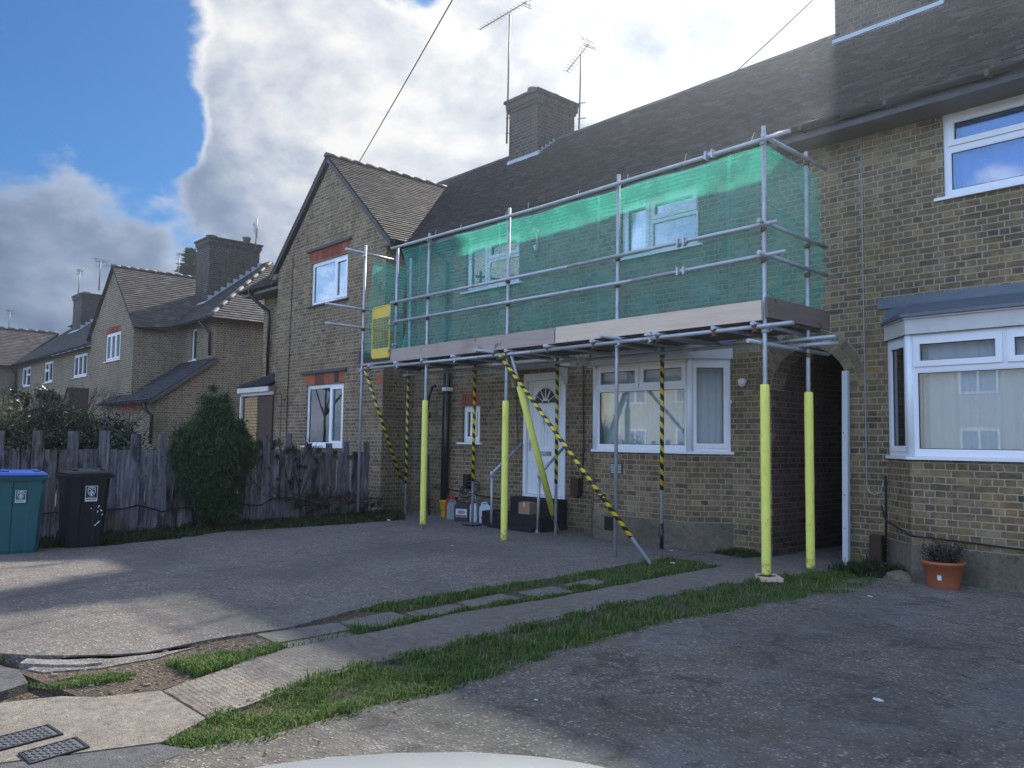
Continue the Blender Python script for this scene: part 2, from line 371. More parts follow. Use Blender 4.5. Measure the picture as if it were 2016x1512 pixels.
plain('cardboard', (.30, .18, .12), .85, 0, .15)
plain('cover_iron', (.15, .155, .16), .55, .5, .3, 20, .4)
plain('cream_render', (.42, .40, .30), .9, 0, .06)
plain('car_silver', (.50, .53, .56), .22, .4, .03, 3, .6)
plain('rubber', (.012, .012, .012), .8)
plain('litter_white', (.62, .66, .70), .6)
plain('curtain_pale', (.82, .84, .84), .9, 0, .08, 3)
plain('curtain_blue', (.40, .51, .66), .9, 0, .1, 3)
plain('shade_grey', (.24, .26, .28), .9, 0, .1, 3)
plain('cable_black', (.010, .010, .010), .6)
plain('cable_grey', (.32, .31, .28), .6)
plain('aerial_metal', (.16, .16, .165), .5, .7, .2, 9)

def galvmat():
    m, t, b, o = newmat('galvanised')
    co = objco(t); n = t.noise(co, 9, 6, .65); n2 = t.noise(co, 2.2, 5, .6)
    c = t.mix(n, (.25, .27, .30), (.52, .555, .60))
    c = t.mix(t.math('MULTIPLY', t.smooth(n2, .58, .70), .55), c, (.10, .10, .11))
    c = t.mix(t.math('MULTIPLY', t.smooth(t.noise(co, 5, 4, .6), .68, .74), .5), c, (.16, .08, .045))
    setp(t, b, c, .45, .35, .5, bump(t, n, .001))
galvmat()

def tapemat():
    m, t, b, o = newmat('hazard_tape')
    uv = t.node('ShaderNodeUVMap').outputs[0]; s = t.node('ShaderNodeSeparateXYZ'); t.put(s.inputs[0], uv)
    n = t.noise(objco(t), 3, 3, .5)
    ph = t.math('ADD', t.math('DIVIDE', s.outputs[1], .155), t.math('MULTIPLY', s.outputs[0], 1.0))
    ph = t.math('FRACT', t.math('ADD', ph, t.math('MULTIPLY', n, .5)))
    k = t.math('GREATER_THAN', ph, .5)
    c = t.mix(k, (.012, .012, .013), (.62, .48, .02))
    setp(t, b, c, .35, 0, .5, bump(t, t.noise(objco(t), 40, 2), .003))
tapemat()

def netmat():
    m, t, b, o = newmat('net_green')
    co = objco(t)
    df = t.node('ShaderNodeBsdfDiffuse'); df.inputs[0].default_value = (.14, .52, .48, 1)
    tl = t.node('ShaderNodeBsdfTranslucent'); tl.inputs[0].default_value = (.10, .80, .58, 1)
    tp = t.node('ShaderNodeBsdfTransparent'); tp.inputs[0].default_value = (.93, .985, .975, 1)
    a = t.node('ShaderNodeMixShader'); a.inputs[0].default_value = .55
    t.l.new(df.outputs[0], a.inputs[1]); t.l.new(tl.outputs[0], a.inputs[2])
    n = t.noise(co, 2.6, 6, .6); n2 = t.noise(t.vmath('MULTIPLY', co, (1, 1, 5)), 9, 3, .6)
    sp = t.node('ShaderNodeSeparateXYZ'); t.put(sp.inputs[0], co)
    seam = t.math('LESS_THAN', t.math('FRACT', t.math('ADD', t.math('DIVIDE', sp.outputs[0], 2.03), .55)), .022)
    wv = t.math('MULTIPLY', t.math('SINE', t.math('MULTIPLY', t.math('ADD', sp.outputs[2], t.math('MULTIPLY', n, .02)), 118)), .035)
    f = t.math('ADD', t.math('ADD', .285, wv), t.math('MULTIPLY', seam, .09)); f = t.math('ADD', f, t.math('MULTIPLY', t.smooth(n, .3, .7), .16)); f = t.math('ADD', f, t.math('MULTIPLY', n2, .07))
    mx = t.node('ShaderNodeMixShader'); t.put(mx.inputs[0], f)
    t.l.new(tp.outputs[0], mx.inputs[1]); t.l.new(a.outputs[0], mx.inputs[2]); t.l.new(mx.outputs[0], o.inputs[0])
netmat()

def glassmat(name, refl, tint):
    m, t, b, o = newmat(name)
    gl = t.node('ShaderNodeBsdfGlossy'); gl.inputs['Roughness'].default_value = .015; gl.inputs[0].default_value = (.9, .95, 1, 1)
    tp = t.node('ShaderNodeBsdfTransparent'); tp.inputs[0].default_value = tint + (1,)
    fr = t.node('ShaderNodeFresnel'); fr.inputs[0].default_value = 1.5
    t.put(gl.inputs['Normal'], bump(t, t.noise(objco(t), 1.2, 1, .5), .0012, .4))
    f = t.math('ADD', t.math('MULTIPLY', fr.outputs[0], 1.3), refl, clamp=True)
    mx = t.node('ShaderNodeMixShader'); t.put(mx.inputs[0], f)
    t.l.new(tp.outputs[0], mx.inputs[1]); t.l.new(gl.outputs[0], mx.inputs[2]); t.l.new(mx.outputs[0], o.inputs[0])
glassmat('glass', .04, (.86, .90, .93))
glassmat('glass_blue', .05, (.62, .76, .92))
glassmat('glass_sky', .38, (.55, .70, .92))
glassmat('glass_frosted', .12, (.55, .65, .66))
M = MATS

# ------------------------------------------------------------------ object helpers
def link(name, bm, mat, parent=None, smooth=False, kind=None, loc=None):
    me = bpy.data.meshes.new(name); bm.normal_update(); bm.to_mesh(me); bm.free()
    for mm in (mat if isinstance(mat, (list, tuple)) else [mat]):
        me.materials.append(M[mm])
    if smooth:
        for p in me.polygons: p.use_smooth = True
    o = bpy.data.objects.new(name, me); C.objects.link(o)
    if parent is not None: o.parent = parent
    if kind: o['kind'] = kind
    if loc is not None: o.location = loc
    return o

def thing(name, label, cat, loc=(0, 0, 0), group=None, rotz=0.0):
    o = bpy.data.objects.new(name, None); C.objects.link(o); o.location = loc; o.rotation_euler = (0, 0, rotz)
    o.empty_display_size = .2
    o['label'] = label; o['category'] = cat
    if group: o['group'] = group
    return o

def tag(o, label, cat, group=None, kind=None):
    o['label'] = label; o['category'] = cat
    if group: o['group'] = group
    if kind: o['kind'] = kind
    return o

def BM():
    bm = bmesh.new(); bm.loops.layers.uv.new('UVMap'); return bm

def quad(bm, *pts):
    return bm.faces.new([bm.verts.new(p) for p in pts])

def box(bm, x0, x1, y0, y1, z0, z1):
    v = [bm.verts.new((x, y, z)) for z in (z0, z1) for y in (y0, y1) for x in (x0, x1)]
    for f in ((0, 2, 3, 1), (4, 5, 7, 6), (0, 1, 5, 4), (2, 6, 7, 3), (0, 4, 6, 2), (1, 3, 7, 5)):
        bm.faces.new([v[i] for i in f])

def obox(bm, o, a, b, c, ra, rb, rc):
    """box in the frame o + a,b,c (unit vectors) with ranges"""
    o = Vector(o); a = Vector(a); b = Vector(b); c = Vector(c)
    v = [bm.verts.new(o + a * x + b * y + c * z) for z in rc for y in rb for x in ra]
    fs = [(0, 2, 3, 1), (4, 5, 7, 6), (0, 1, 5, 4), (2, 6, 7, 3), (0, 4, 6, 2), (1, 3, 7, 5)]
    flip = a.cross(b).dot(c) < 0
    for f in fs:
        f = [v[i] for i in f]
        bm.faces.new(f[::-1] if flip else f)

def tube(bm, p0, p1, r, seg=12, cap=True, r1=None):
    p0 = Vector(p0); p1 = Vector(p1); d = p1 - p0; L = d.length
    if L < 1e-6: return
    d /= L; a = d.orthogonal().normalized()
    if abs(d.z) > .99: a = Vector((1, 0, 0)); a = (a - d * a.dot(d)).normalized()
    b = d.cross(a); uv = bm.loops.layers.uv.verify()
    rr = r if r1 is None else r1
    A = [bm.verts.new(p0 + (a * math.cos(i * 2 * math.pi / seg) + b * math.sin(i * 2 * math.pi / seg)) * r) for i in range(seg)]
    B = [bm.verts.new(p1 + (a * math.cos(i * 2 * math.pi / seg) + b * math.sin(i * 2 * math.pi / seg)) * rr) for i in range(seg)]
    for i in range(seg):
        j = (i + 1) % seg
        f = bm.faces.new((A[i], A[j], B[j], B[i])); f.smooth = True
        for l, q in zip(f.loops, ((i / seg, 0), ((i + 1) / seg, 0), ((i + 1) / seg, L), (i / seg, L))): l[uv].uv = q
    if cap:
        bm.faces.new(A[::-1]); bm.faces.new(B)

def pathtube(bm, pts, r, seg=8):
    pts = [Vector(p) for p in pts]; rings = []
    up = None
    for k, p in enumerate(pts):
        d = ((pts[min(k + 1, len(pts) - 1)] - pts[max(k - 1, 0)])).normalized()
        a = d.orthogonal().normalized() if up is None else (up - d * up.dot(d)).normalized()
        up = a; b = d.cross(a)
        rings.append([bm.verts.new(p + (a * math.cos(i * 2 * math.pi / seg) + b * math.sin(i * 2 * math.pi / seg)) * r) for i in range(seg)])
    for A, B in zip(rings, rings[1:]):
        for i in range(seg):
            f = bm.faces.new((A[i], A[(i + 1) % seg], B[(i + 1) % seg], B[i])); f.smooth = True
    bm.faces.new(rings[0][::-1]); bm.faces.new(rings[-1])

def lathe(bm, c, prof, seg=20):
    c = Vector(c); rings = []
    for r, z in prof:
        rings.append([bm.verts.new(c + Vector((r * math.cos(i * 2 * math.pi / seg), r * math.sin(i * 2 * math.pi / seg), z))) for i in range(seg)])
    for A, B in zip(rings, rings[1:]):
        for i in range(seg):
            f = bm.faces.new((A[i], A[(i + 1) % seg], B[(i + 1) % seg], B[i])); f.smooth = True
    bm.faces.new(rings[0][::-1]); bm.faces.new(rings[-1])

def prism(bm, poly, z0, z1):
    """vertical prism over a ground polygon"""
    area = sum(poly[i][0] * poly[(i + 1) % len(poly)][1] - poly[(i + 1) % len(poly)][0] * poly[i][1] for i in range(len(poly)))
    if area < 0: poly = poly[::-1]
    A = [bm.verts.new((x, y, z0)) for x, y in poly]; B = [bm.verts.new((x, y, z1)) for x, y in poly]
    n = len(poly)
    top = bm.faces.new(B)
    for i in range(n): bm.faces.new((A[i], A[(i + 1) % n], B[(i + 1) % n], B[i]))
    bmesh.ops.triangulate(bm, faces=[top])

def wall(bm, o, ux, n, W, z0, z1, holes=(), reveal=.10):
    """flat wall: o = point at u=0, ux = direction along, n = outward normal; holes (u0,u1,z0,z1) with reveals"""
    o = Vector(o); ux = Vector(ux); n = Vector(n); Z = Vector((0, 0, 1))
    us = sorted({0, W} | {h[i] for h in holes for i in (0, 1)}); zs = sorted({z0, z1} | {h[i] for h in holes for i in (2, 3)})
    flip = ux.cross(Z).dot(n) < 0
    P = lambda u, z, d=0: o + ux * u + Z * z - n * d
    def q(a, b, c, d): 
        L = [a, b, c, d]; quad(bm, *(L[::-1] if flip else L))
    for ua, ub in zip(us, us[1:]):
        for za, zb in zip(zs, zs[1:]):
            cu, cz = (ua + ub) / 2, (za + zb) / 2
            if any(h[0] < cu < h[1] and h[2] < cz < h[3] for h in holes): continue
            q(P(ua, za), P(ub, za), P(ub, zb), P(ua, zb))
    for a, b, c, d in holes:
        q(P(a, c, reveal), P(a, c), P(a, d), P(a, d, reveal)) if False else None
        q(P(a, c), P(a, c, reveal), P(a, d, reveal), P(a, d))
        q(P(b, c, reveal), P(b, c), P(b, d), P(b, d, reveal))
        q(P(a, d), P(a, d, reveal), P(b, d, reveal), P(b, d))
        q(P(a, c, reveal), P(a, c), P(b, c), P(b, c, reveal))

def tiles(name, parent, O, U, V, L, lim, mat, gauge=.1, tw=.165, label=None):
    """plain-tile slope. O eave point, U along, V up-slope (unit), L slope length, lim(v)->[(u0,u1),...]"""
    O = Vector(O); U = Vector(U).normalized(); V = Vector(V).normalized(); N = U.cross(V).normalized()
    if N.z < 0: N = -N
    bm = BM(); rnd = random.Random(hash(name) % 999 + int(L * 100)); k = 0; v = 0.0
    while v < L - .02:
        vv = min(v + gauge * 1.15, L)
        for (a, b) in lim(v + gauge * .5):
            if b - a < .03: continue
            u = a; off = (k % 2) * tw / 2; first = True
            while u < b - 1e-4:
                e = min(b, (math.floor((u - off) / tw + 1e-4) + 1) * tw + off)
                if e - u < .004: e = min(b, e + tw)
                j1 = rnd.uniform(0, .006); j2 = j1 + rnd.uniform(-.003, .003); dv = rnd.uniform(-.003, .003); h0 = .036
                p = [O + U * (u + .002) + V * (v + dv) + N * (h0 + j1), O + U * (e - .002) + V * (v + dv) + N * (h0 + j2),
                     O + U * (e - .002) + V * vv + N * (.010 + j2 * .3), O + U * (u + .002) + V * vv + N * (.010 + j1 * .3)]
                lo = [p[0] - N * .028, p[1] - N * .028]
                vs = [bm.verts.new(x) for x in p]; ls = [bm.verts.new(x) for x in lo]
                f = bm.faces.new(vs)
                if f.normal.dot(N) < 0 and False: pass
                bm.faces.new((ls[0], ls[1], vs[1], vs[0]))
                u = e
        v += gauge; k += 1
    # boarding under the tiles
    n = 24
    for i in range(n):
        va, vb = L * i / n, L * (i + 1) / n
        A, B = lim(va + 1e-3), lim(vb - 1e-3)
        for (a0, a1), (b0, b1) in zip(A, B):
            quad(bm, O + U * a0 + V * va - N * .004, O + U * a1 + V * va - N * .004, O + U * b1 + V * vb - N * .004, O + U * b0 + V * vb - N * .004)
            quad(bm, O + U * b0 + V * vb - N * .05, O + U * b1 + V * vb - N * .05, O + U * a1 + V * va - N * .05, O + U * a0 + V * va - N * .05)
    o = link(name, bm, mat, parent)
    if label: o['label'] = label
    return o

def ridge(parent, p0, p1, mat='tile_brown', r=.085, step=.32, name='ridge_tiles'):
    bm = BM(); p0 = Vector(p0); p1 = Vector(p1); d = (p1 - p0); L = d.length; d /= L
    side = d.cross(Vector((0, 0, 1))).normalized(); up = side.cross(d).normalized()
    n = max(1, int(L / step)); s = L / n
    for i in range(n):
        a = p0 + d * (i * s); b = p0 + d * ((i + 1) * s - .006); ro = r + random.uniform(0, .003); jz = random.uniform(-.003, .003)
        A = []; B = []
        for k in range(8):
            t = R(-15 + k * 210 / 7); off = side * math.cos(t) * ro + up * (math.sin(t) * ro * .8 - .03 + jz)
            A.append(bm.verts.new(a + off)); B.append(bm.verts.new(b + off))
        for k in range(7):
            f = bm.faces.new((A[k], B[k], B[k + 1], A[k + 1])); f.smooth = True
        bm.faces.new(A); bm.faces.new(B[::-1])
    return link(name, bm, mat, parent)

def gutter(parent, p0, p1, out, mat='black_plastic', r=.058):
    bm = BM(); p0 = Vector(p0); p1 = Vector(p1); out = Vector(out); A = []; B = []
    for k in range(9):
        t = R(180 + k * 180 / 8); off = out * (math.cos(t) * r) + Vector((0, 0, math.sin(t) * r))
        A.append(bm.verts.new(p0 + off)); B.append(bm.verts.new(p1 + off))
    for k in range(8): bm.faces.new((A[k], A[k + 1], B[k + 1], B[k])).smooth = True
    bm.faces.new(A); bm.faces.new(B[::-1])
    n = int((p1 - p0).length / 1.0)
    for i in range(n):
        p = p0.lerp(p1, (i + .5) / n)
        d = (p1 - p0).normalized()
        obox(bm, p, d, out, (0, 0, 1), (-.02, .02), (-.066, .066), (-.07, -.01))
    return link('gutter', bm, mat, parent)

def window(parent, o, ux, n, W, H, panes, sill=True, mat='upvc', glass='glass', curtain='curtain_pale', cuts=None, depth=.06, sillmat=None, name='window', fr=.055, label=None):
    """o lower-left corner on the outer wall face; panes (u0,z0,u1,z1,opening)"""
    o = Vector(o); ux = Vector(ux); n = Vector(n); Z = Vector((0, 0, 1)); o2 = o - n * depth
    bm = BM()
    obox(bm, o2, ux, n, Z, (0, W), (-.05, 0), (0, fr)); obox(bm, o2, ux, n, Z, (0, W), (-.05, 0), (H - fr, H))
    obox(bm, o2, ux, n, Z, (0, fr), (-.049, -.001), (fr, H - fr)); obox(bm, o2, ux, n, Z, (W - fr, W), (-.049, -.001), (fr, H - fr))
    # bars between panes: everything that is not pane inside the frame
    us = sorted({fr, W - fr} | {p[i] for p in panes for i in (0, 2)}); zs = sorted({fr, H - fr} | {p[i] for p in panes for i in (1, 3)})
    for a, b in zip(us, us[1:]):
        for c, d in zip(zs, zs[1:]):
            cu, cz = (a + b) / 2, (c + d) / 2
            if b - a < 1e-3 or d - c < 1e-3: continue
            if any(p[0] < cu < p[2] and p[1] < cz < p[3] for p in panes): continue
            obox(bm, o2, ux, n, Z, (a, b), (-.047, -.003), (c, d))
    gaps = []
    for (a, c, b, d, op) in panes:
        g = .012
        if op:
            s = .052
            for ra, rz in (((a - .012, b + .012), (c - .012, c + s)), ((a - .012, b + .012), (d - s, d + .012)), ((a - .012, a + s), (c + s, d - s)), ((b - s, b + .012), (c + s, d - s))):
                obox(bm, o2, ux, n, Z, ra, (-.03, .018), rz)
            a, b, c, d = a + s, b - s, c + s, d - s
        else:
            for ra, rz in (((a, b), (c, c + g)), ((a, b), (d - g, d)), ((a, a + g), (c + g, d - g)), ((b - g, b), (c + g, d - g))):
                obox(bm, o2, ux, n, Z, ra, (-.04, -.008), rz)
            a, b, c, d = a + g, b - g, c + g, d - g
        gaps.append((a, b, c, d))
    win = link(name, bm, mat, parent)
    if label: win['label'] = label
    for (a, b, c, d) in gaps:
        g = BM(); obox(g, o2, ux, n, Z, (a, b), (-.028, -.020), (c, d)); link('pane', g, glass, win)
        g = BM(); s = .007
        for ra, rz in (((a - .001, b + .001), (c - .001, c + s)), ((a - .001, b + .001), (d - s, d + .001)), ((a - .001, a + s), (c + s, d - s)), ((b - s, b + .001), (c + s, d - s))):
            obox(g, o2, ux, n, Z, ra, (-.02, -.012), rz)
        link('glazing_seal', g, 'seal_black', win)
    if curtain:
        g = BM(); cuts = cuts or [(0, 1)]
        for (f0, f1) in cuts:
            m = int((f1 - f0) * W / .018) + 2; prev = None; ph = random.uniform(0, 6)
            for i in range(m + 1):
                u = W * (f0 + (f1 - f0) * i / m)
                dd = .14 + .014 * math.sin(u * 52 + ph + 1.8 * math.sin(u * 9 + ph)) + .008 * math.sin(u * 23)
                a_ = g.verts.new(o2 + ux * u - n * dd + Z * .02); b_ = g.verts.new(o2 + ux * u - n * dd + Z * (H - .02))
                if prev: g.faces.new((prev[0], a_, b_, prev[1])).smooth = True
                prev = (a_, b_)
        link('curtain', g, curtain, win)
    if sill:
        g = BM(); obox(g, o, ux, n, Z, (-.09, W + .09), (-depth, .055), (-.035, -.002)); link('sill', g, sillmat or mat, win)
    return win

def downpipe(parent, pts, r=.036, mat='black_plastic', clips=()):
    bm = BM(); pathtube(bm, pts, r, 10)
    for p in clips: box(bm, p[0] - .055, p[0] + .055, p[1] - .045, p[1] + .06, p[2] - .02, p[2] + .02)
    return link('downpipe', bm, mat, parent)

def soldiers(parent, o, ux, n, W, H, mat='red_brick', w_=.075, proud=.004, name='lintel'):
    bm = BM(); k = int(W / w_); s = W / k
    obox(bm, o, ux, n, (0, 0, 1), (0, W), (-.03, proud - .002), (0, H))
    link2 = BM()
    for i in range(k):
        obox(link2, o, ux, n, (0, 0, 1), (i * s + .005, (i + 1) * s - .005), (-.02, proud + random.uniform(0, .003)), (.005, H - .005))
    l = link(name, link2, mat, parent); link('mortar_bed', bm, 'cement', l)
    return l

def chimney(parent, x0, x1, y0, y1, zb, zt, pots, face_roof=None, slope=.8):
    bm = BM(); box(bm, x0, x1, y0, y1, zb, zt - .35)
    box(bm, x0 - .03, x1 + .03, y0 - .03, y1 + .03, zt - .35, zt - .275)
    box(bm, x0 - .06, x1 + .06, y0 - .06, y1 + .06, zt - .275, zt - .12)
    ch = link('chimney', bm, 'brick_chimney', parent)
    bm = BM(); box(bm, x0 - .10, x1 + .10, y0 - .10, y1 + .10, zt - .12, zt - .055)
    v0 = [(x0 - .06, y0 - .06), (x1 + .06, y0 - .06), (x1 + .06, y1 + .06), (x0 - .06, y1 + .06)]
    A = [bm.verts.new((x, y, zt - .055)) for x, y in v0]
    B = [bm.verts.new((x * .55 + (x0 + x1) / 2 * .45, y * .7 + (y0 + y1) / 2 * .3, zt + .04)) for x, y in v0]
    for i in range(4): bm.faces.new((A[i], A[(i + 1) % 4], B[(i + 1) % 4], B[i]))
    bm.faces.new(B)
    link('chimney_cap', bm, 'brick_chimney', ch)
    for (px, py, h, r) in pots:
        g = BM(); lathe(g, (px, py, zt), [(r * .9, 0), (r * .85, h * .7), (r * 1.05, h * .78), (r * 1.05, h), (r * .8, h), (r * .75, h * .4)], 16)
        link('chimney_pot', g, 'pot_clay', ch)
    if face_roof:
        fz = face_roof  # function y -> roof z
        g = BM()
        nst = max(3, int((y1 - y0) / .11)); s = (y1 - y0) / nst
        for i in range(nst):
            ya = y0 + i * s
            if fz(ya) + .0 > zt - .4 or ya > 12.9: break
            box(g, x1 + .001, x1 + .008, ya, ya + s + .01, fz(ya) - .12, fz(ya) + .17)
        box(g, x0 - .05, x1 + .05, y0 - .012, y0 - .002, fz(y0) - .1, fz(y0) + .13)
        yy = y0 - .16
        quad(g, (x0 - .09, yy, fz(yy) + .048), (x1 + .09, yy, fz(yy) + .048), (x1 + .09, y0 - .005, fz(y0) + .052), (x0 - .09, y0 - .005, fz(y0) + .052))
        ye = min(y1, 12.95)
        quad(g, (x1 + .008, y0 - .005, fz(y0) + .05), (x1 + .13, y0 - .005, fz(y0) + .05), (x1 + .13, ye, fz(ye) + .05), (x1 + .008, ye, fz(ye) + .05))
        link('flashing', g, 'lead_pale', ch)
    return ch

# ------------------------------------------------------------------ ground
NX, NY, PX = (0, -1, 0), (0, 1, 0), (1, 0, 0)
def rough(poly, step=.11, amp=.014):
    out = []
    for a, b in zip(poly, poly[1:] + poly[:1]):
        L = math.hypot(b[0] - a[0], b[1] - a[1]); n = max(1, min(40, int(L / step)))
        for i in range(n):
            f = i / n; k = 0 if i == 0 else amp
            out.append((a[0] + (b[0] - a[0]) * f + random.uniform(-k, k), a[1] + (b[1] - a[1]) * f + random.uniform(-k, k)))
    return out
def ground_sheet(name, poly, z0, z1, mat):
    if name in ('driveway', 'path', 'broken_slab', 'tarmac'): poly = rough(poly)
    bm = BM(); prism(bm, poly, z0, z1); return link(name, bm, mat, kind='structure')
bm = BM(); quad(bm, (-300, -300, -.07), (300, -300, -.07), (300, 300, -.07), (-300, 300, -.07))
link('ground', bm, 'soil_mat', kind='structure')
DRIVE_EDGE = [(-5.86, 2.72), (-5.84, 2.98), (-6.09, 3.76), (-6.19, 4.35), (-6.20, 4.95), (-6.21, 5.6), (-6.22, 6.35), (-6.34, 7.7), (-6.36, 8.4)]
ground_sheet('driveway', [(-9.2, -.6), (-8.2, -.1), (-7.3, .55), (-6.72, 1.0), (-6.42, 1.14), (-6.27, 1.26), (-6.15, 1.36), (-6.04, 1.49), (-5.96, 1.60), (-5.83, 1.80), (-5.78, 1.95), (-5.80, 2.1), (-5.84, 2.35)] + DRIVE_EDGE +
             [(-6.36, 9.75), (-13.7, 9.75), (-13.4, 9.3), (-12.3, 8.6), (-12.25, 7.5), (-12.22, 6.2), (-12.38, 5.3), (-11.83, 4.2), (-11.6, 3.3), (-11.9, 2.0), (-12.0, .5), (-11.9, -1.5)], -.08, 0.0, 'drive_left')
PATH_L = [(-4.867, 1.738), (-5.0, 2.02), (-5.16, 2.3), (-5.302, 2.70), (-5.313, 3.28), (-5.40, 3.9), (-5.475, 4.37), (-5.43, 5.53), (-5.54, 7.24), (-5.585, 8.69), (-5.63, 9.7)]
PATH_R = [(-4.248, 1.755), (-4.36, 2.1), (-4.467, 2.42), (-4.60, 2.85), (-4.60, 3.46), (-4.72, 4.27), (-4.85, 5.6), (-4.82, 7.14), (-4.75, 7.9), (-4.63, 9.1), (-4.61, 9.7)]
ground_sheet('path', PATH_L + [(-5.65, 17), (-4.6, 17)] + PATH_R[::-1], -.08, -.006, 'path_concrete')
ground_sheet('forecourt', [(-6.36, 8.4), (-6.36, 9.75), (-5.645, 9.75), (-5.60, 8.9), (-5.6, 8.62), (-6.0, 8.35)], -.08, -.012, 'drive_left')
ground_sheet('pavement', [(-4.862, 1.733), (-4.252, 1.750), (-4.055, 1.457), (-4.22, .95), (-4.30, .70), (-4.6, -.6), (-5.6, -.6), (-5.2, .4), (-5.06, .95), (-4.97, 1.40)], -.08, -.002, 'pavement_concrete')
ground_sheet('kerb_strip', [(-5.07, .95), (-5.21, .4), (-5.6, -.6), (-6.1, -.6), (-5.5, .35), (-5.28, .80), (-5.14, 1.28), (-5.0, 1.42)], -.08, -.010, 'pavement_concrete')
ground_sheet('tarmac', [(-5.30, .80), (-5.52, .35), (-6.1, -.6), (-8.8, -.65), (-7.4, .30), (-6.75, .86), (-6.32, 1.05), (-5.9, 1.22), (-5.55, 1.2)], -.08, -.014, 'tarmac')
ground_sheet('broken_slab', [(-6.02, 1.43), (-5.80, 1.72), (-5.74, 2.02), (-5.76, 2.30), (-5.62, 1.95), (-5.60, 1.62), (-5.72, 1.32), (-5.86, 1.26)], -.08, -.011, 'drive_left')
# slab joint across the left drive and a hairline crack
random.seed(19)
for pts, wd in (([(-8.30, .7), (-8.45, 1.6), (-8.66, 3.0), (-8.97, 4.55), (-9.25, 6.0), (-9.53, 7.6), (-9.8, 9.0)], .011), ([(-6.9, 1.0), (-7.3, 1.9), (-7.2, 2.6), (-7.6, 3.3)], .004)):
    P2 = rough(pts, .12, .008)[:-1]; k = P2.index(pts[-1]); P2 = P2[:k + 1]
    bm = BM()
    for a_, b_ in zip(P2, P2[1:]):
        quad(bm, (a_[0] - wd / 2, a_[1], .0012), (a_[0] + wd / 2, a_[1], .0012), (b_[0] + wd / 2, b_[1], .0012), (b_[0] - wd / 2, b_[1], .0012))
    link('driveway_joint', bm, 'black_paint', kind='structure')
bm = BM(); quad(bm, (-4.86, 1.737, -.0008), (-4.85, 1.727, -.0008), (-4.245, 1.743, -.0008), (-4.248, 1.758, -.0008)); link('path_joint', bm, 'black_paint', kind='structure')
# right hand drive
GR = [(-3.60, .75), (-3.864, 1.53), (-3.806, 1.85), (-3.844, 2.39), (-3.852, 3.08), (-3.96, 3.7), (-4.046, 4.14), (-4.144, 5.41), (-3.99, 7.14), (-4.10, 8.2), (-4.20, 9.2)]
ground_sheet('driveway', GR + [(-4.2, 9.75), (6, 9.75), (6, -4), (-4.4, -4), (-4.22, -.6), (-4.0, .4)], -.08, 0.002, 'drive_right')
ground_sheet('pavement', [(-4.03, 1.43), (-3.86, 1.53), (-3.62, .75), (-4.01, .40), (-4.23, -.6), (-4.55, -.6), (-4.27, .72)], -.08, .0005, 'tarmac')
ground_sheet('road', [(-60, -9), (60, -9), (60, -4.2), (-60, -4.2)], -.08, -.03, 'tarmac')

def inpoly(x, y, poly):
    c = False; j = len(poly) - 1
    for i in range(len(poly)):
        a, b = poly[i], poly[j]
        if (a[1] > y) != (b[1] > y) and x < (b[0] - a[0]) * (y - a[1]) / (b[1] - a[1] + 1e-12) + a[0]: c = not c
        j = i
    return c

def blades(bm, poly, n, h, z=0.0, wd=.004, patch=None, lean=.5, clear=None):
    xs = [p[0] for p in poly]; ys = [p[1] for p in poly]; k = 0; tries = 0
    while k < n and tries < n * 12:
        tries += 1
        x = random.uniform(min(xs), max(xs)); y = random.uniform(min(ys), max(ys))
        if not inpoly(x, y, poly): continue
        f = .5 + .5 * math.sin(x * 7.3 + math.sin(y * 5.1) * 2) * math.sin(y * 6.2 + math.sin(x * 4.0) * 2)
        if clear and any(inpoly(x, y, q) for q in clear) and random.random() < .97: continue
        if patch is not None and random.random() > patch + (1 - patch) * f: continue
        hh = h * random.uniform(.3, 1.0) ** 1.5 * (.45 + 1.05 * f) * (1.7 if random.random() < .04 else 1); a = random.uniform(0, 6.283); l = random.uniform(0, lean) * hh; b = a + random.uniform(-.8, .8)
        dx, dy = math.cos(a) * wd, math.sin(a) * wd; ox, oy = -math.sin(b) * l, math.cos(b) * l
        v = [bm.verts.new(q) for q in ((x - dx, y - dy, z), (x + dx, y + dy, z), (x + dx * .7 + ox * .4, y + dy * .7 + oy * .4, z + hh * .6), (x - dx * .7 + ox * .4, y - dy * .7 + oy * .4, z + hh * .6), (x + ox, y + oy, z + hh * (1 - .3 * lean)))]
        bm.faces.new((v[0], v[1], v[2], v[3])); bm.faces.new((v[3], v[2], v[4])); k += 1

def ribbon(A, B): return list(A) + list(B)[::-1]
# paving slabs laid in the strip
slabs = [([(-5.842, 2.755), (-5.811, 3.423), (-5.535, 3.373), (-5.507, 2.753)], -.012, 'front paving slab with a sharp corner, nearest the pavement, beside the left drive'),
         ([(-5.46, 2.72), (-5.49, 3.30), (-5.325, 3.34), (-5.32, 2.74)], -.014, 'narrow paving slab edged with grass, lying between the front slab and the path'),
         ([(-5.81, 3.44), (-5.885, 3.97), (-5.481, 3.99), (-5.43, 3.46)], -.010, 'largest grey paving slab, third from the pavement end of the row'),
         ([(-5.775, 4.06), (-5.81, 4.60), (-5.565, 4.60), (-5.512, 4.02)], -.012, 'paving slab with grass on its near edge, in the middle of the row'),
         ([(-5.852, 4.668), (-5.921, 5.25), (-5.621, 5.27), (-5.609, 4.66)], -.012, 'paving slab half sunk in grass just beyond the middle of the row'),
         ([(-5.878, 5.443), (-5.893, 5.93), (-5.557, 5.90), (-5.54, 5.42)], -.013, 'second farthest paving slab, its right corner under grass'),
         ([(-5.901, 6.102), (-5.963, 6.60), (-5.68, 6.58), (-5.66, 6.12)], -.013, 'small farthest paving slab near the foot of the striped scaffold brace')]
SL = [p for p, z, l in slabs]
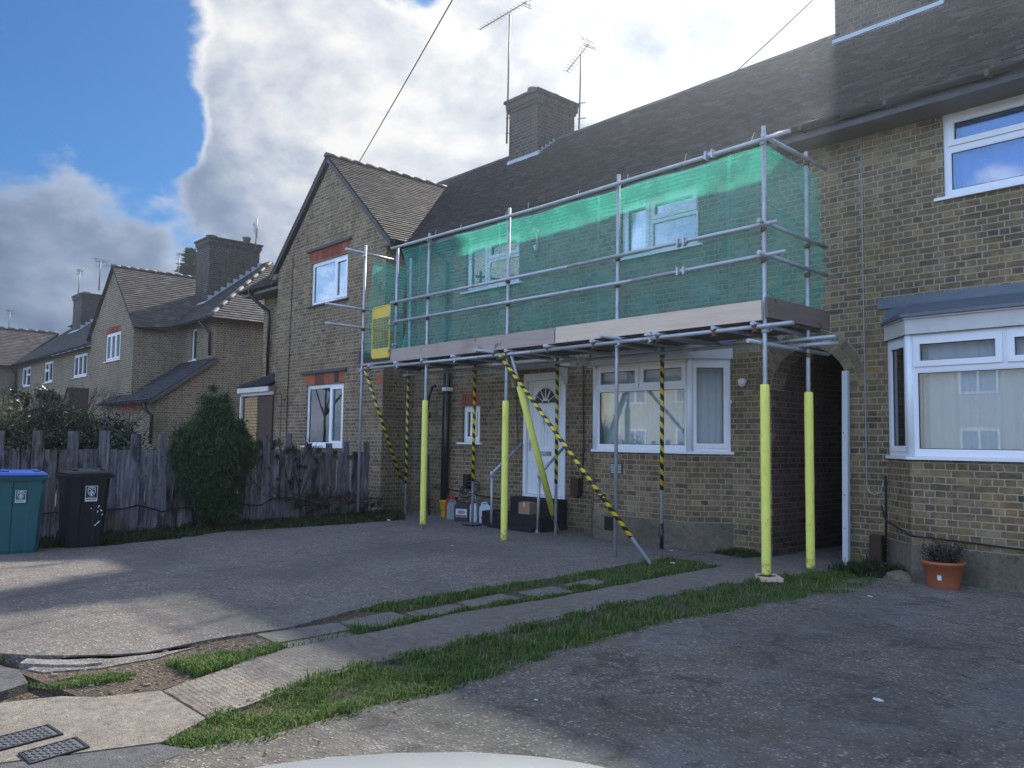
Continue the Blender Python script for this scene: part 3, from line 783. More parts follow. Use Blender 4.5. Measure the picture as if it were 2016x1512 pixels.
# turf beneath and the blades on it
ground_sheet('turf', ribbon([(-4.21, 1.60)] + PATH_R, GR[1:]), -.08, -.028, 'soil_mat')
bm = BM()
near = ribbon([(-4.17, 1.50), (-4.25, 1.755), (-4.36, 2.1), (-4.467, 2.42), (-4.60, 2.85), (-4.60, 3.46)], [(-3.84, 1.46), (-3.81, 1.85), (-3.84, 2.39), (-3.85, 3.08), (-3.93, 3.6)])
mid = ribbon([(-4.60, 3.3), (-4.72, 4.27), (-4.85, 5.6), (-4.82, 7.14), (-4.75, 7.9), (-4.63, 9.5)], [(-3.9, 3.3), (-4.04, 4.14), (-4.14, 5.41), (-3.96, 7.1), (-3.75, 7.9), (-3.85, 8.7), (-4.2, 9.5)])
blades(bm, near, 15000, .060, -.03, .0032, .16, 1.0); blades(bm, mid, 16500, .078, -.03, .0042, .18, .9)
edge = [(x + random.uniform(-.05, .05), y) for x, y in GR[1:]]
blades(bm, ribbon([(x - .07, y) for x, y in GR[1:]], [(x + .07, y) for x, y in GR[1:]]), 3500, .05, 0, .004, .1, 1.1)
blades(bm, ribbon([(x - .06, y) for x, y in PATH_R[:-2]], [(x + .05, y) for x, y in PATH_R[:-2]]), 3200, .05, -.01, .004, .15, 1.1)
tag(link('grass', bm, 'grass'), 'long strip of green grass between the narrow path and the right hand drive', 'grass', kind='stuff')
bm = BM()
s1 = ribbon([(-5.72, 2.35), (-5.86, 2.75), (-6.05, 3.75), (-6.16, 4.95), (-6.18, 6.35), (-6.3, 7.7)], [(-4.93, 1.95), (-5.30, 2.72), (-5.34, 3.3), (-5.47, 4.4), (-5.45, 5.5), (-5.56, 7.2)])
blades(bm, [(-5.45, 1.95), (-5.0, 2.0), (-5.30, 2.72), (-5.33, 3.3), (-5.47, 4.4), (-5.44, 5.5), (-5.52, 6.3), (-5.70, 6.2), (-5.62, 5.2), (-5.60, 4.4), (-5.50, 3.5), (-5.45, 2.9)], 9000, .07, -.02, .004, .5, .9, SL)
blades(bm, [(-6.08, 3.75), (-6.19, 4.95), (-6.2, 6.3), (-6.33, 7.7), (-6.36, 8.5), (-5.98, 8.5), (-5.58, 8.4), (-5.54, 7.2), (-5.50, 6.2), (-5.75, 6.1), (-5.95, 6.6), (-6.0, 5.9), (-5.92, 4.9), (-5.84, 4.0)], 12000, .065, -.02, .0045, .3, .9, SL)
blades(bm, [(-5.52, 1.15), (-5.30, 1.3), (-5.22, 1.65), (-5.35, 1.75), (-5.5, 1.5)], 900, .05, -.02, .004, .3, 1.2)
blades(bm, [(-6.75, .86), (-6.42, 1.12), (-6.28, 1.24), (-6.2, 1.1), (-6.5, .9)], 500, .05, -.02, .004, .5, 1.2)
tag(link('grass', bm, 'grass'), 'thin patchy grass growing around the loose paving slabs beside the left drive', 'grass', kind='stuff')
bm = BM()
verge = [(-11.75, 3.25), (-11.75, 4.2), (-12.3, 5.3), (-12.16, 6.2), (-12.18, 7.5), (-12.35, 8.5), (-13.3, 9.3), (-13.9, 9.2), (-13.95, 8.7), (-13.2, 4.2), (-13.0, 3.2), (-12.7, 1.9), (-12.2, 1.9)]
blades(bm, verge, 9000, .13, -.02, .009, .3, 1.2)
blades(bm, verge, 6500, .07, -.02, .016, .3, 1.4)
tag(link('ground_cover', bm, 'weeds'), 'dark weeds and ivy along the foot of the wooden fence', 'ground cover', kind='stuff')
bm = BM()
blades(bm, [(-4.65, 9.2), (-4.6, 9.72), (-3.9, 9.6), (-3.75, 9.2), (-4.1, 8.9)], 900, .16, 0, .01, .2, 1.3)
blades(bm, [(-6.30, 9.35), (-6.25, 9.72), (-5.7, 9.72), (-5.8, 9.3)], 900, .10, -.01, .006, .2, 1.3)
tag(link('weeds', bm, 'weeds'), 'weeds at the foot of the brick pier right of the passage', 'weeds', kind='stuff')
# loose stones and grit on the bare earth
bm = BM()
for i in range(900):
    while True:
        x = random.uniform(-6.2, -4.9); y = random.uniform(.9, 3.0)
        if inpoly(x, y, [(-5.86, 1.3), (-5.05, 1.4), (-4.95, 1.75), (-5.35, 2.7), (-5.85, 2.75), (-5.75, 2.0), (-5.6, 1.6)]): break
    s = random.uniform(.004, .013) * (1.8 if random.random() < .04 else 1)
    m = Matrix.Translation((x, y, -.024 + s * .4)) @ Matrix.Rotation(random.uniform(0, 6), 4, 'Z') @ Matrix.Diagonal((s, s * random.uniform(.5, 1), s * .6, 1))
    bmesh.ops.create_icosphere(bm, subdivisions=1, radius=1, matrix=m)
tag(link('gravel', bm, 'pebble'), 'loose stones on the bare earth beside the pavement', 'gravel', kind='stuff')
ground_sheet('soil', [(-5.9, 1.2), (-5.0, 1.38), (-4.92, 1.72), (-5.32, 2.7), (-5.42, 3.4), (-5.62, 8.6), (-6.37, 8.5), (-6.37, 7.7), (-6.24, 6.3), (-6.22, 4.9), (-6.1, 3.7), (-5.88, 2.8), (-5.8, 2.0), (-5.8, 1.75)], -.08, -.020, 'soil_mat')

for poly, z, lab in slabs:
    bm = BM(); prism(bm, poly, -.075, z)
    tag(link('paving_slab', bm, 'flagstone'), lab, 'paving slab', 'loose paving slabs in the grass strip')

# inspection covers
def cover(poly, lab):
    P = [Vector((x, y, 0)) for x, y in poly]
    t = thing('inspection_cover', lab, 'manhole cover', tuple(sum(P, Vector()) / 4), 'rectangular iron covers in the pavement')
    c = Vector(t.location); a = ((P[1] - P[0]) + (P[2] - P[3])) / 2; b = ((P[3] - P[0]) + (P[2] - P[1])) / 2
    la, lb = a.length / 2, b.length / 2; a.normalize(); b.normalize(); Z = Vector((0, 0, 1)); o = Vector((0, 0, 0))
    bm = BM()
    obox(bm, o, a, b, Z, (-la, la), (-lb, lb), (-.01, .0025)); link('plate', bm, 'cover_iron', t)
    bm = BM()
    for r1, r2 in (((-la, la), (-lb, -lb + .012)), ((-la, la), (lb - .012, lb)), ((-la, -la + .012), (-lb + .012, lb - .012)), ((la - .012, la), (-lb + .012, lb - .012))):
        obox(bm, o, a, b, Z, r1, r2, (-.01, .007))
    link('rim', bm, 'dark_metal', t)
    bm = BM(); n1 = int(2 * la / .026); n2 = int(2 * lb / .026)
    for i in range(n1):
        for j in range(n2):
            u = -la + .026 + i * (2 * la - .04) / n1; v = -lb + .026 + j * (2 * lb - .04) / n2
            ang = R(45) if (i + j) % 2 else R(-45); d = a * math.cos(ang) + b * math.sin(ang); e = Z.cross(d)
            obox(bm, a * u + b * v, d, e, Z, (-.010, .010), (-.0035, .0035), (.002, .0075))
    link('tread_pattern', bm, 'cover_iron', t)
cover([(-4.592, .80), (-4.638, 1.103), (-4.452, 1.127), (-4.40, .82)], 'rectangular iron cover farther from the camera, cut by the left edge of the picture')
cover([(-4.311, .907), (-4.369, 1.162), (-4.188, 1.175), (-4.142, .921)], 'rectangular iron cover nearer the camera, in the beige pavement')

# ------------------------------------------------------------------ houses
YW = 9.75
def slope_z(y): return 5.42 + .8 * (y - 9.35)
def bay(house, xl, xr, zs, zh, front_panes, ftop, roof_top, label, curt, roofover=.10, bot=.36):
    d = .42; y1 = YW - d; s2 = math.sqrt(.5)
    root = bpy.data.objects.new('bay_window', None); C.objects.link(root); root.parent = house; root['label'] = label
    facets = [((xl, YW, 0), (s2, -s2, 0), (-s2, -s2, 0), d / s2), ((xl + d, y1, 0), (1, 0, 0), NX, xr - xl - 2 * d), ((xr - d, y1, 0), (s2, s2, 0), (s2, -s2, 0), d / s2)]
    bm = BM()
    for o, u, n, W in facets: wall(bm, o, u, n, W, bot, zs)
    link('bay_wall', bm, 'brick', root)
    bm = BM()
    k = .014
    pl = [(xl - k, YW), (xl + d - k * .4, y1 - k), (xr - d + k * .4, y1 - k), (xr + k, YW)]
    prism(bm, pl, -.05, bot); link('plinth', bm, 'render_plinth', root)
    H = zh - zs
    for i, (o, u, n, W) in enumerate(facets):
        o = Vector(o) + Vector((0, 0, zs)); 
        pn = front_panes if i == 1 else [(.06, .06, W - .06, H - .07, True)]
        window(root, o, u, n, W, H, pn, sill=False, depth=.02, curtain=curt, glass='glass', fr=.06)
    # corner posts
    bm = BM()
    for x, y in ((xl + d, y1), (xr - d, y1)):
        lathe(bm, (x, y + .035, zs), [(.05, 0.001), (.05, H - .001)], 8)
    link('corner_post', bm, 'upvc', root)
    def ringpoly(e): return [(xl - e * .6, YW + .005), (xl + d - e * .41, y1 - e), (xr - d + e * .41, y1 - e), (xr + e * .6, YW + .005)]
    bm = BM(); prism(bm, ringpoly(.055), zs - .035, zs - .001); link('sill', bm, 'upvc', root)
    bm = BM(); prism(bm, ringpoly(.035), zh + .001, ftop); link('fascia', bm, 'fascia_white', root)
    bm = BM(); prism(bm, ringpoly(.055), ftop + .0, ftop + .018); link('fascia_trim', bm, 'upvc', root)
    bm = BM(); A = ringpoly(roofover); B = [(xl + .03, YW), (xl + d * .8, YW - .12), (xr - d * .8, YW - .12), (xr - .03, YW)]
    lo = [bm.verts.new((x, y, ftop + .02)) for x, y in A]; md = [bm.verts.new((x, y, ftop + .055)) for x, y in A]; up = [bm.verts.new((x, y, roof_top)) for x, y in B]
    for a, b in ((lo, md), (md, up)):
        for i in range(3): bm.faces.new((a[i], a[i + 1], b[i + 1], b[i]))
        bm.faces.new((a[3], a[0], b[0], b[3]))
    bm.faces.new(lo[::-1]); bm.faces.new(up); link('lead_roof', bm, 'lead', root)
    bm = BM(); box(bm, xl - .08, xr + .08, YW - .03, YW - .001, roof_top, roof_top + .12); link('flashing', bm, 'lead', root)
    return root

# --- house with the scaffold
HM = thing('terraced_house', 'middle brick house behind the scaffolding and green netting, with a white door', 'house', (0, 0, 0), 'brick terraced houses')
bm = BM(); X0 = -13.78
def hx(a, b, c, d): return (a - X0, b - X0, c, d)
wall(bm, (X0, YW, 0), PX, NX, -5.65 - X0, -.05, 5.42, [hx(-8.82, -6.27, -.05, 2.80), hx(-10.43, -9.41, .50, 2.62), hx(-12.17, -11.64, 1.41, 2.10), hx(-12.135, -10.61, 4.30, 5.22), hx(-8.247, -6.795, 4.33, 5.215)])
AX, AR, AZ = -5.13, .52, 2.17
n = 20
for i in range(n):
    a = math.pi - math.pi * i / n; b = math.pi - math.pi * (i + 1) / n
    xa, za, xb, zb = AX + AR * math.cos(a), AZ + AR * math.sin(a), AX + AR * math.cos(b), AZ + AR * math.sin(b)
    quad(bm, (xa, YW, za), (xb, YW, zb), (xb, YW, 5.42), (xa, YW, 5.42))
    quad(bm, (xa, YW, za), (xa, YW + .34, za), (xb, YW + .34, zb), (xb, YW, zb))
quad(bm, (-4.61, YW, -.05), (-4.40, YW, -.05), (-4.40, YW, 5.42), (-4.61, YW, 5.42))
link('wall', bm, 'brick', HM)
bm = BM()
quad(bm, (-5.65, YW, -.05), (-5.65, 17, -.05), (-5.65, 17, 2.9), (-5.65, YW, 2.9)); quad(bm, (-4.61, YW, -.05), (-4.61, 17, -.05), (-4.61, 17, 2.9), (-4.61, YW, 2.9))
quad(bm, (-5.65, 17, -.05), (-4.61, 17, -.05), (-4.61, 17, 2.9), (-5.65, 17, 2.9)); quad(bm, (-5.65, 10.09, 2.69), (-4.61, 10.09, 2.69), (-4.61, 17, 2.69), (-5.65, 17, 2.69))  # far end wall added to keep the passage dark
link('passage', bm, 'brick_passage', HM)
bm = BM()
for ring, (ra, rb, k) in enumerate(((.53, .635, 25), (.648, .755, 29))):
    for i in range(k):
        a = math.pi * (i + .06) / k; b = math.pi * (i + .94) / k
        pts = [(AX + r * math.cos(t), AZ + r * math.sin(t)) for r, t in ((ra, a), (rb, a), (rb, b), (ra, b))]
        f0 = [bm.verts.new((x, YW - .009 - random.uniform(0, .003), z)) for x, z in pts]; f1 = [bm.verts.new((x, YW + .002, z)) for x, z in pts]
        if min(p[0] for p in pts) < -99: continue
        bm.faces.new(f0)
        for j in range(4): bm.faces.new((f0[j], f0[(j + 1) % 4], f1[(j + 1) % 4], f1[j]))
arch = link('arch', bm, 'voussoir', HM)
bm = BM(); k = 30
for i in range(k):
    a = math.pi * i / k; b = math.pi * (i + 1) / k
    quad(bm, *[(AX + r * math.cos(t), YW - .004, AZ + r * math.sin(t)) for r, t in ((.521, a), (.765, a), (.765, b), (.521, b))])
link('mortar_bed', bm, 'cement', arch)
bm = BM(); quad(bm, (-13.7, 10.9, 0), (-5.7, 10.9, 0), (-5.7, 10.9, 5.4), (-13.7, 10.9, 5.4)); quad(bm, (-13.7, 9.9, 2.75), (-5.7, 9.9, 2.75), (-5.7, 10.9, 2.75), (-13.7, 10.9, 2.75)); link('unlit_room_sheet', bm, 'unlit_black', HM)  # black sheets behind the windows painted as the unlit rooms
Vs = Vector((0, 1, .8)).normalized(); LS = (12.95 - 9.30) * math.sqrt(1.64)
def yv(v): return 9.30 + v * Vs.y
def valR(y): return -16.17 + (7.83 - (5.45 + .8 * (y - 9.35))) / .9
tiles('roof', HM, (X0, 9.30, 5.41), PX, Vs, LS, lambda v: [(max(0, valR(yv(v)) - X0), -4.40 - X0)], 'tile_dark')
ridge(HM, (X0, 12.95, 8.36), (-4.40, 12.95, 8.36), 'tile_dark')
def rear(parent, x0, x1, yr=12.95, zr=8.34, run=3.65, ze=5.42, mat='tile_dark', brick='brick', ends=(False, False), yf=9.75):
    bm = BM(); quad(bm, (x0, yr, zr), (x1, yr, zr), (x1, yr + run, ze), (x0, yr + run, ze)); o = link('rear_roof', bm, mat, parent)
    bm = BM(); yb = yr + run - .3; quad(bm, (x0, yb, -.05), (x1, yb, -.05), (x1, yb, ze + .2), (x0, yb, ze + .2))
    for e, x in zip(ends, (x0, x1)):
        if e: quad(bm, (x, yf, -.05), (x, yb, -.05), (x, yb, ze), (x, yf, ze)); bm.faces.new([bm.verts.new(p) for p in ((x, yf, ze), (x, yb, ze), (x, yr, zr - .05))])
    link('rear_wall', bm, brick, parent)
rear(HM, X0, -4.40)
gutter(HM, (-13.4, 9.25, 5.40), (-4.40, 9.25, 5.40), NX)
bm = BM(); box(bm, -13.45, -4.40, 9.31, 9.335, 5.25, 5.40); box(bm, -13.45, -4.40, 9.335, 9.75, 5.25, 5.27); link('fascia', bm, 'black_plastic', HM)
chimney(HM, -13.82, -12.86, 12.33, 13.52, 7.3, 9.42, [(-13.34, 12.62, .20, .12), (-13.3, 13.25, .22, .12)], slope_z)
# windows of the scaffolded house
def w_up(parent, x0, x1, z0, z1, lab, tr=.42, lf=.40, curtain='curtain_blue', glass='glass_blue', depth=.06):
    W, H = x1 - x0, z1 - z0; f = .055; m = W * lf
    return window(parent, (x0, YW, z0), PX, NX, W, H, [(f + .01, f + .01, m - .03, H - f - .01, True), (m + .03, H * (1 - tr) + .03, W - f - .01, H - f - .01, True), (m + .03, f + .01, W - f - .01, H * (1 - tr) - .03, False)],
                  curtain=curtain, glass=glass, label=lab, depth=depth)
w_up(HM, -12.135, -10.61, 4.30, 5.22, 'left upstairs window behind the netting')
w_up(HM, -8.247, -6.795, 4.33, 5.215, 'right upstairs window behind the netting', lf=.38)
window(HM, (-12.17, YW, 1.41), PX, NX, .53, .69, [(.06, .06, .47, .63, True)], glass='glass_frosted', curtain='shade_grey', label='small frosted window beside the black downpipe')
soldiers(HM, (-12.18, YW, 2.11), PX, NX, .54, .23)
W = -6.67 + 8.40; H = 2.62 - 1.34
bay(HM, -8.82, -6.246, 1.34, 2.62, [(.06, .93, W / 2 - .025, H - .06, True), (W / 2 + .025, .93, W - .06, H - .06, True), (.07, .07, W - .07, .88, False)], 2.79, 2.86, 'white bay window under the scaffold', 'curtain_pale')
# door
D = bpy.data.objects.new('door', None); C.objects.link(D); D.parent = HM; D['label'] = 'white panelled front door with a fan light'
bm = BM(); yd = YW - .0
box(bm, -10.43, -10.36, yd - .02, yd + .09, .50, 2.62); box(bm, -9.48, -9.41, yd - .02, yd + .09, .50, 2.62); box(bm, -10.36, -9.48, yd - .018, yd + .09, 2.50, 2.62); box(bm, -10.36, -9.48, yd - .05, yd + .09, .50, .54)
link('door_frame', bm, 'upvc', D)
bm = BM(); box(bm, -10.355, -9.485, yd + .03, yd + .075, .545, 2.495)
for (a, b, c, d) in ((-10.26, -9.95, .66, 1.12), (-9.89, -9.58, .66, 1.12), (-10.26, -9.95, 1.36, 2.0), (-9.89, -9.58, 1.36, 2.0)):
    for r in ((a, b, c, c + .02), (a, b, d - .02, d), (a, a + .02, c + .02, d - .02), (b - .02, b, c + .02, d - .02)): box(bm, r[0], r[1], yd + .018, yd + .032, r[2], r[3])
    box(bm, a + .06, b - .06, yd + .022, yd + .032, c + .06, d - .06)
for r in ((-10.27, -9.57, 2.06, 2.085), (-10.27, -9.57, 2.405, 2.43), (-10.27, -10.245, 2.085, 2.405), (-9.595, -9.57, 2.085, 2.405)): box(bm, r[0], r[1], yd + .012, yd + .032, r[2], r[3])
link('door_panel', bm, 'upvc', D)
bm = BM(); cx, cz, r = -9.92, 2.10, .27; c0 = bm.verts.new((cx, yd + .024, cz)); pv = [bm.verts.new((cx + r * math.cos(math.pi * i / 16), yd + .024, cz + r * math.sin(math.pi * i / 16))) for i in range(17)]
for i in range(16): bm.faces.new((c0, pv[i], pv[i + 1]))
link('fan_light', bm, 'jerry_dark', D)
bm = BM()
for i in range(0, 7):
    t = math.pi * i / 6; tube(bm, (cx + .07 * math.cos(t), yd + .02, cz + .07 * math.sin(t)), (cx + r * math.cos(t), yd + .02, cz + r * math.sin(t)), .007, 6)
pathtube(bm, [(cx + r * math.cos(math.pi * i / 12), yd + .02, cz + r * math.sin(math.pi * i / 12)) for i in range(13)], .012, 6)
pathtube(bm, [(cx + .08 * math.cos(math.pi * i / 8), yd + .02, cz + .08 * math.sin(math.pi * i / 8)) for i in range(9)], .01, 6)
for t in (R(65), R(115), R(90)):
    quad(bm, (cx + .06 * math.cos(t - .35), yd + .014, cz + .04), (cx + .06 * math.cos(t + .35), yd + .014, cz + .04), (cx + .24 * math.cos(t), yd + .013, cz + .24 * math.sin(t)), (cx + .235 * math.cos(t - .03), yd + .013, cz + .235 * math.sin(t - .03)))
link('glazing_bars', bm, 'upvc', D)
bm = BM(); box(bm, -10.05, -9.78, yd + .008, yd + .03, 1.21, 1.28); box(bm, -10.03, -9.80, yd + .002, yd + .01, 1.225, 1.235); link('letter_box', bm, 'galvanised', D)
bm = BM(); box(bm, -10.315, -10.285, yd + .015, yd + .03, 1.28, 1.48); box(bm, -10.31, -10.19, yd - .03, yd - .012, 1.40, 1.42); box(bm, -10.31, -10.295, yd - .012, yd + .02, 1.40, 1.42); link('door_handle', bm, 'galvanised', D)
bm = BM(); lathe(bm, (-9.92, yd + .0, 1.80), [(.02, 0), (.03, .03), (.01, .09), (.004, .12)], 10); pathtube(bm, [(-9.92 + .03 * math.sin(i * .785), yd, 1.80 - .03 + .03 * math.cos(i * .785)) for i in range(9)], .006, 6); link('knocker', bm, 'galvanised', D)
CN = bpy.data.objects.new('door_canopy', None); C.objects.link(CN); CN.parent = HM
bm = BM(); box(bm, -10.78, -9.33, 9.22, YW - .002, 2.70, 2.76); box(bm, -10.74, -9.37, 9.26, YW - .002, 2.762, 2.80); link('canopy_roof', bm, 'fascia_white', CN)
for x in (-10.70, -9.44):
    bm = BM(); n = 8; ar = [(YW - .45 + .40 * math.sin(R(90) * i / n), 2.70 - .30 + .30 * math.cos(R(90) * i / n)) for i in range(n + 1)]
    A = [bm.verts.new((x, y, z)) for y, z in ar] + [bm.verts.new((x, YW - .002, 2.40)), bm.verts.new((x, YW - .002, 2.70))]
    B = [bm.verts.new((v.co.x + .06, v.co.y, v.co.z)) for v in A]
    bm.faces.new(A); bm.faces.new(B[::-1])
    for i in range(len(A)): bm.faces.new((A[i], A[(i + 1) % len(A)], B[(i + 1) % len(A)], B[i]))
    link('bracket', bm, 'fascia_white', CN)
bm = BM(); box(bm, -10.47, -9.36, 9.47, YW - .002, -.05, .495); box(bm, -10.78, -9.34, 9.10, 9.468, -.05, .25); box(bm, -10.5, -9.42, 8.97, 9.098, -.05, .07)
bmesh.ops.bevel(bm, geom=[e for e in bm.edges], offset=.012, segments=1, affect='EDGES'); link('door_steps', bm, 'black_paint', HM)
# wall fittings
downpipe(HM, [(-12.62, 9.27, 5.36), (-12.62, 9.32, 5.25), (-12.63, 9.62, 5.02), (-12.63, 9.68, 4.9), (-12.64, 9.68, 2.9), (-12.66, 9.68, 0.06)], .038, clips=[(-12.64, 9.72, 4.2), (-12.64, 9.72, 3.2), (-12.65, 9.72, 1.9), (-12.66, 9.72, .8)])
downpipe(HM, [(-12.53, 9.67, 2.9), (-12.54, 9.66, 1.5), (-12.55, 9.66, 0.03)], .052)
bm = BM(); box(bm, -12.60, -12.46, 9.58, 9.74, 2.40, 2.47); link('pipe_clip', bm, 'white_metal', HM)
bm = BM(); box(bm, -12.0, -11.86, 9.66, 9.748, .55, .82); link('meter_box', bm, 'black_plastic', HM)
bm = BM(); box(bm, -9.20, -9.03, 9.64, 9.748, .58, .86); link('meter_box', bm, 'wood_dark', HM)
bm = BM(); pathtube(bm, [(-9.0, 9.72, 2.7), (-8.98, 9.72, 1.4), (-9.0, 9.71, .75), (-9.03, 9.70, .58), (-9.12, 9.70, .55)], .012, 6); link('cable', bm, 'cable_black', HM); bm = BM()
pathtube(bm, [(-13.0, 9.73, .52), (-12.4, 9.73, .50), (-11.6, 9.73, .44), (-10.8, 9.73, .40)], .010, 6)
link('cable', bm, 'cable_black', HM); bm = BM(); pathtube(bm, [(-10.62, 9.73, 2.6), (-10.6, 9.73, 1.9), (-10.55, 9.73, 1.4)], .006, 5); link('cable', bm, 'cable_black', HM)
bm = BM(); box(bm, -8.06, -7.83, 9.315, 9.328, 0.98 - .0, 1.14); 
AV = link('air_vent', bm, 'jerry_dark', HM); bm = BM()
for i in range(6): box(bm, -8.045, -7.845, 9.303, 9.314, .995 + i * .023, 1.007 + i * .023)
link('louvres', bm, 'upvc_dull', AV)
bm = BM(); box(bm, -8.16, -7.93, 9.30, 9.3145, .14, .34); link('vent_hole_dark', bm, 'unlit_black', HM)  # flat black plate painted as the dark inside the vent
bm = BM(); lathe(bm, (-6.03, 9.66, 2.22), [(.02, 0), (.05, .03), (.055, .09), (.03, .11)], 12); box(bm, -6.05, -6.01, 9.66, 9.75, 2.28, 2.32); link('security_light', bm, 'white_metal', HM)
bm = BM(); tube(bm, (-10.14, 9.66, 5.18), (-10.12, 9.66, 5.10), .03, 8); tube(bm, (-10.13, 9.70, 5.14), (-10.10, 9.72, 4.80), .012, 6); tube(bm, (-10.11, 9.66, 4.86), (-10.09, 9.66, 4.76), .03, 8); box(bm, -10.15, -10.10, 9.68, 9.748, 5.1, 5.18); link('cable_bracket', bm, 'white_metal', HM)
bm = BM(); pathtube(bm, [(-12.92, 9.68, 2.52), (-12.96, 9.62, 2.50), (-13.03, 9.58, 2.3), (-13.08, 9.58, 1.95), (-13.06, 9.58, 1.88), (-13.0, 9.58, 1.90), (-12.98, 9.58, 2.0)], .035, 8); link('hose_hook', bm, 'black_plastic', HM)
bm = BM(); pathtube(bm, [(-8.35, 9.30, 2.60), (-8.42, 9.2, 2.6)], .01, 6); box(bm, -6.4, -6.25, 9.74, 9.748, 2.0, 2.05); link('small_plate', bm, 'white_metal', HM)

# --- right house
HR = thing('terraced_house', 'brick house at the right edge with a lead roofed white bay window', 'house', (0, 0, 0), 'brick terraced houses')
bm = BM(); X1 = -4.40; XE = 3.0
wall(bm, (X1, YW, 0), PX, NX, XE - X1, -.05, 5.42, [(-4.12 - X1, -.99 - X1, -.05, 2.86), (-3.455 - X1, -1.85 - X1, 4.285, 5.255)]); link('wall', bm, 'brick', HR)
bm = BM(); quad(bm, (-4.3, 10.9, 0), (XE, 10.9, 0), (XE, 10.9, 5.4), (-4.3, 10.9, 5.4)); link('unlit_room_sheet', bm, 'unlit_black', HR)
tiles('roof', HR, (X1, 9.30, 5.41), PX, Vs, LS, lambda v: [(0, XE - X1)], 'tile_dark')
ridge(HR, (X1, 12.95, 8.36), (XE, 12.95, 8.36), 'tile_dark'); rear(HR, X1, XE, ends=(False, True))
gutter(HR, (X1 + .005, 9.25, 5.40), (XE, 9.25, 5.40), NX)
bm = BM(); box(bm, X1 + .002, XE, 9.31, 9.335, 5.25, 5.40); box(bm, X1 + .002, XE, 9.335, 9.75, 5.25, 5.27); link('fascia', bm, 'black_plastic', HR)
chimney(HR, -6.03, -4.42, 12.5, 13.4, 7.3, 10.35, [(-5.7, 12.95, .25, .12), (-5.2, 12.95, .25, .12), (-4.75, 12.95, .22, .12)], slope_z)
window(HR, (-3.455, YW, 4.285), PX, NX, 1.605, .97, [(.065, .60, 1.0, .90, True), (.065, .07, 1.0, .52, False), (1.06, .07, 1.54, .90, True)], glass='glass_blue', curtain='curtain_blue', label='upstairs window with closed curtains', depth=.03)
Wf = (-1.41) - (-3.722); Hf = 2.69 - 1.34
bay(HR, -4.142, -.99, 1.34, 2.69, [(.07, 1.00, .93, Hf - .06, True), (1.0, 1.00, 1.72, Hf - .06, True), (1.78, 1.00, Wf - .06, Hf - .06, True), (.08, .07, 1.72, .93, False), (1.80, .07, Wf - .07, .93, False)], 2.86, 3.08, 'white bay window with a grey lead roof', 'curtain_pale')
bm = BM(); box(bm, -4.34, -4.20, 9.66, 9.748, -.02, .40); link('meter_box', bm, 'wood_dark', HR)
bm = BM(); pathtube(bm, [(-4.39, 9.735, 5.25), (-4.395, 9.735, 3.5), (-4.39, 9.735, 1.35), (-4.39, 9.73, .98), (-4.36, 9.72, .90), (-4.30, 9.72, .87), (-4.22, 9.72, .90), (-4.19, 9.72, 1.02)], .0065, 6); link('cable', bm, 'cable_grey', HR)
bm = BM(); pathtube(bm, [(-4.16, 9.72, 1.1), (-4.165, 9.72, .6), (-4.17, 9.70, .1)], .014, 6); link('cable', bm, 'cable_black', HR); bm = BM()
pathtube(bm, [(-4.22, 9.73, .75), (-4.16, 9.70, .58), (-3.72, 9.305, .47), (-3.0, 9.30, .45), (-2.3, 9.30, .42), (-1.5, 9.3, .40)], .009, 6); link('cable', bm, 'cable_black', HR)

# --- gable house
HG = thing('terraced_house', 'brick house with a steep pointed gable left of the scaffolding', 'house', (0, 0, 0), 'brick terraced houses')
GX0, GX1, GY = -18.55, -13.78, 9.0
bm = BM(); ux0 = GX0
wall(bm, (GX0, GY, 0), PX, NX, GX1 - GX0, -.05, 5.50, [(-16.9 - GX0, -15.27 - GX0, 4.475, 5.47), (-16.96 - GX0, -15.30 - GX0, 1.28, 2.65)])
bm.faces.new([bm.verts.new(p) for p in ((GX0, GY, 5.50), (GX1, GY, 5.50), (-16.165, GY, 7.66))])
wall(bm, (GX1, GY, 0), NY, PX, YW - GY, -.05, 5.50); wall(bm, (GX0, GY, 0), NY, (-1, 0, 0), .8, -.05, 5.50)
wall(bm, (-21.0, 9.80, 0), PX, NX, 2.45, -.05, 5.42, [(1.0, 1.0, 1, 1)] and [])
quad(bm, (-21.0, 9.8, -.05), (-21.0, 16, -.05), (-21.0, 16, 5.42), (-21.0, 9.8, 5.42))
link('wall', bm, 'brick', HG)
bm = BM(); quad(bm, (GX0 + .1, 10.3, 0), (GX1 - .1, 10.3, 0), (GX1 - .1, 10.3, 5.6), (GX0 + .1, 10.3, 5.6)); link('unlit_room_sheet', bm, 'unlit_black', HG)
Lg = math.hypot(2.665, 2.40); Vr = Vector((-2.665, 0, 2.40)).normalized(); Vl = Vector((2.665, 0, 2.40)).normalized(); Y0 = 8.90
def gl(v): z = 5.43 + v * Vr.z; return [(0, 9.35 + (z - 5.45) / .8 - Y0)]
tiles('gable_roof', HG, (-13.505, Y0, 5.43), NY, Vr, Lg, gl, 'tile_brown'); tiles('gable_roof', HG, (-18.835, Y0, 5.43), NY, Vl, Lg, gl, 'tile_brown')
ridge(HG, (-16.17, Y0 - .02, 7.86), (-16.17, 12.3, 7.86), 'tile_brown')
def valL(y): return -16.17 - (7.83 - (5.45 + .8 * (y - 9.35))) / .9
XG = -21.35
def mlim(v):
    y = yv(v); h = XG + max(0, (y - 9.3)) 
    if y >= 12.32: return [(h - XG, -16.17 - XG), (-16.17 - XG, X0 - XG)]
    r = (min(X0, valR(y)) - XG, X0 - XG)
    return [(h - XG, max(h, valL(y)) - XG), r]
tiles('roof', HG, (XG, 9.30, 5.41), PX, Vs, LS, mlim, 'tile_dark')
